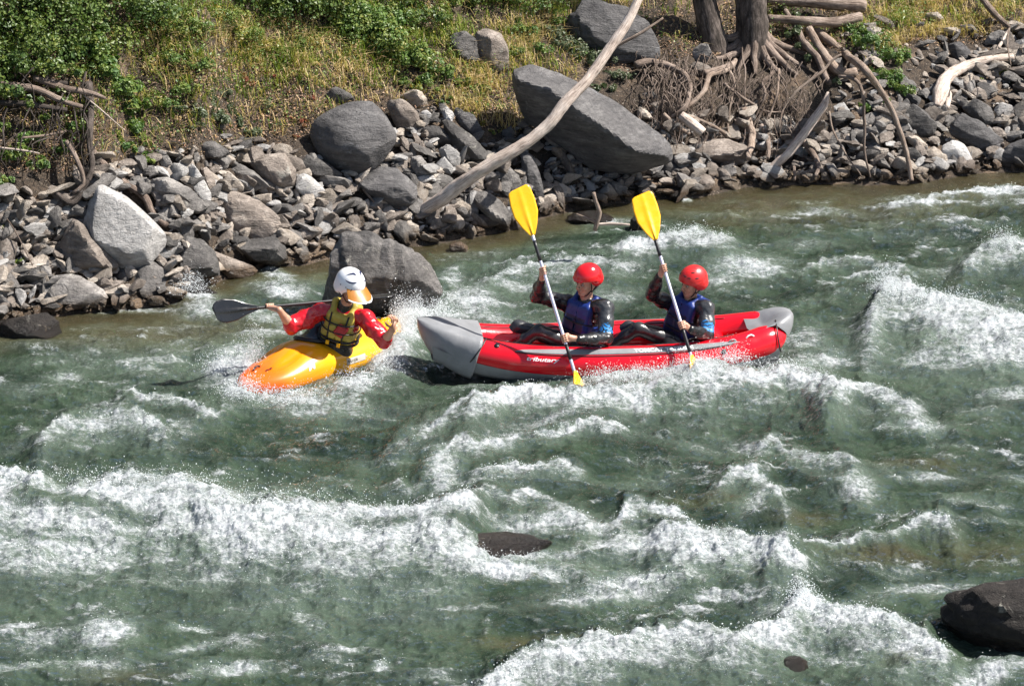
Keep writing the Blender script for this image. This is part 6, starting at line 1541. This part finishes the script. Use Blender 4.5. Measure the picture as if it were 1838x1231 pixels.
# ================================================================== spray: drops thrown up along crests and hulls
rs = np.random.RandomState(77)
OV = np.array([[1,0,0],[-1,0,0],[0,1,0],[0,-1,0],[0,0,1],[0,0,-1.]]); OF = np.array([[0,2,4],[2,1,4],[1,3,4],[3,0,4],[2,0,5],[1,2,5],[3,1,5],[0,3,5]])
C = []; Rd = []
g0, g1 = np.gradient(WZ); wgt = np.clip(WF-.45, 0, 1)**1.5*(np.clip(np.abs(g0)*30, 0, 2)+.15)*(np.abs(SS) < .30)*(WY > 15); wgt = (wgt/wgt.sum()).ravel()
k = rs.choice(wgt.size, 24000, p=wgt); n = len(k)
C.append(np.stack([WX.ravel()[k]+rs.normal(size=n)*.02, WY.ravel()[k]+rs.normal(size=n)*.03, WZ.ravel()[k]+rs.exponential(.016, n)], -1)); Rd.append(rs.lognormal(-5.9, .42, n))
def burst(px, py, Y, n, sx, sz, up=.0, sy=.12, r=-5.95):
    n = int(n*2.0)
    c = np.array(on_y(px, py, Y)[:]); d = np.stack([rs.normal(size=n)*sx, rs.normal(size=n)*sy, np.abs(rs.normal(size=n))*sz+up], -1); d[:, 0] *= 1-.4*np.clip(d[:, 2]/max(sz, .01), 0, 1.5)/1.5
    C.append(c+d); Rd.append(rs.lognormal(r, .42, n))
burst(1160, 672, 22.18, 1400, .22, .05); burst(1250, 662, 22.2, 2000, .20, .07); burst(1310, 650, 22.3, 900, .14, .08); burst(1090, 680, 22.05, 900, .2, .05); burst(1400, 665, 22.3, 700, .2, .04)
burst(440, 705, 21.75, 1100, .14, .07); burst(520, 712, 21.75, 900, .22, .035); burst(455, 650, 22.4, 1100, .10, .15); burst(400, 660, 22.4, 700, .16, .07)
burst(720, 600, 23.3, 2200, .09, .17); burst(745, 570, 23.6, 1200, .10, .10); burst(690, 655, 22.4, 800, .10, .07); burst(640, 680, 22.1, 500, .14, .04)
burst(1046, 700, 21.9, 300, .05, .03); burst(790, 560, 23.9, 700, .10, .06); burst(345, 520, 24.5, 500, .12, .08); burst(1590, 520, 23.9, 900, .10, .10); burst(1680, 540, 23.6, 900, .35, .06)
burst(1800, 440, 26.0, 600, .12, .09); burst(1440, 1075, 15.6, 500, .08, .07, 0, .06); burst(1240, 420, 26.3, 400, .2, .04); burst(480, 895, 18.2, 500, .5, .03); burst(200, 860, 18.6, 700, .8, .03)
C = np.concatenate(C); Rd = np.clip(np.concatenate(Rd), .0015, .0085); n = len(C)
V = (C[:, None, :]+OV[None]*Rd[:, None, None]*rs.uniform(.7, 1.3, (n, 1, 3))).reshape(-1, 3); F = (OF[None]+(np.arange(n)*6)[:, None, None]).reshape(-1, 3)
t = NT('spray_drops'); t.p(Base_Color=(.74, .78, .80), Roughness=.25, Specular_IOR_Level=.6)
tag(link('spray', npmesh('spray', V, F, [t.m], None, True)), 'white spray and drops thrown up along the wave crests and hulls', 'spray', None, 'stuff')
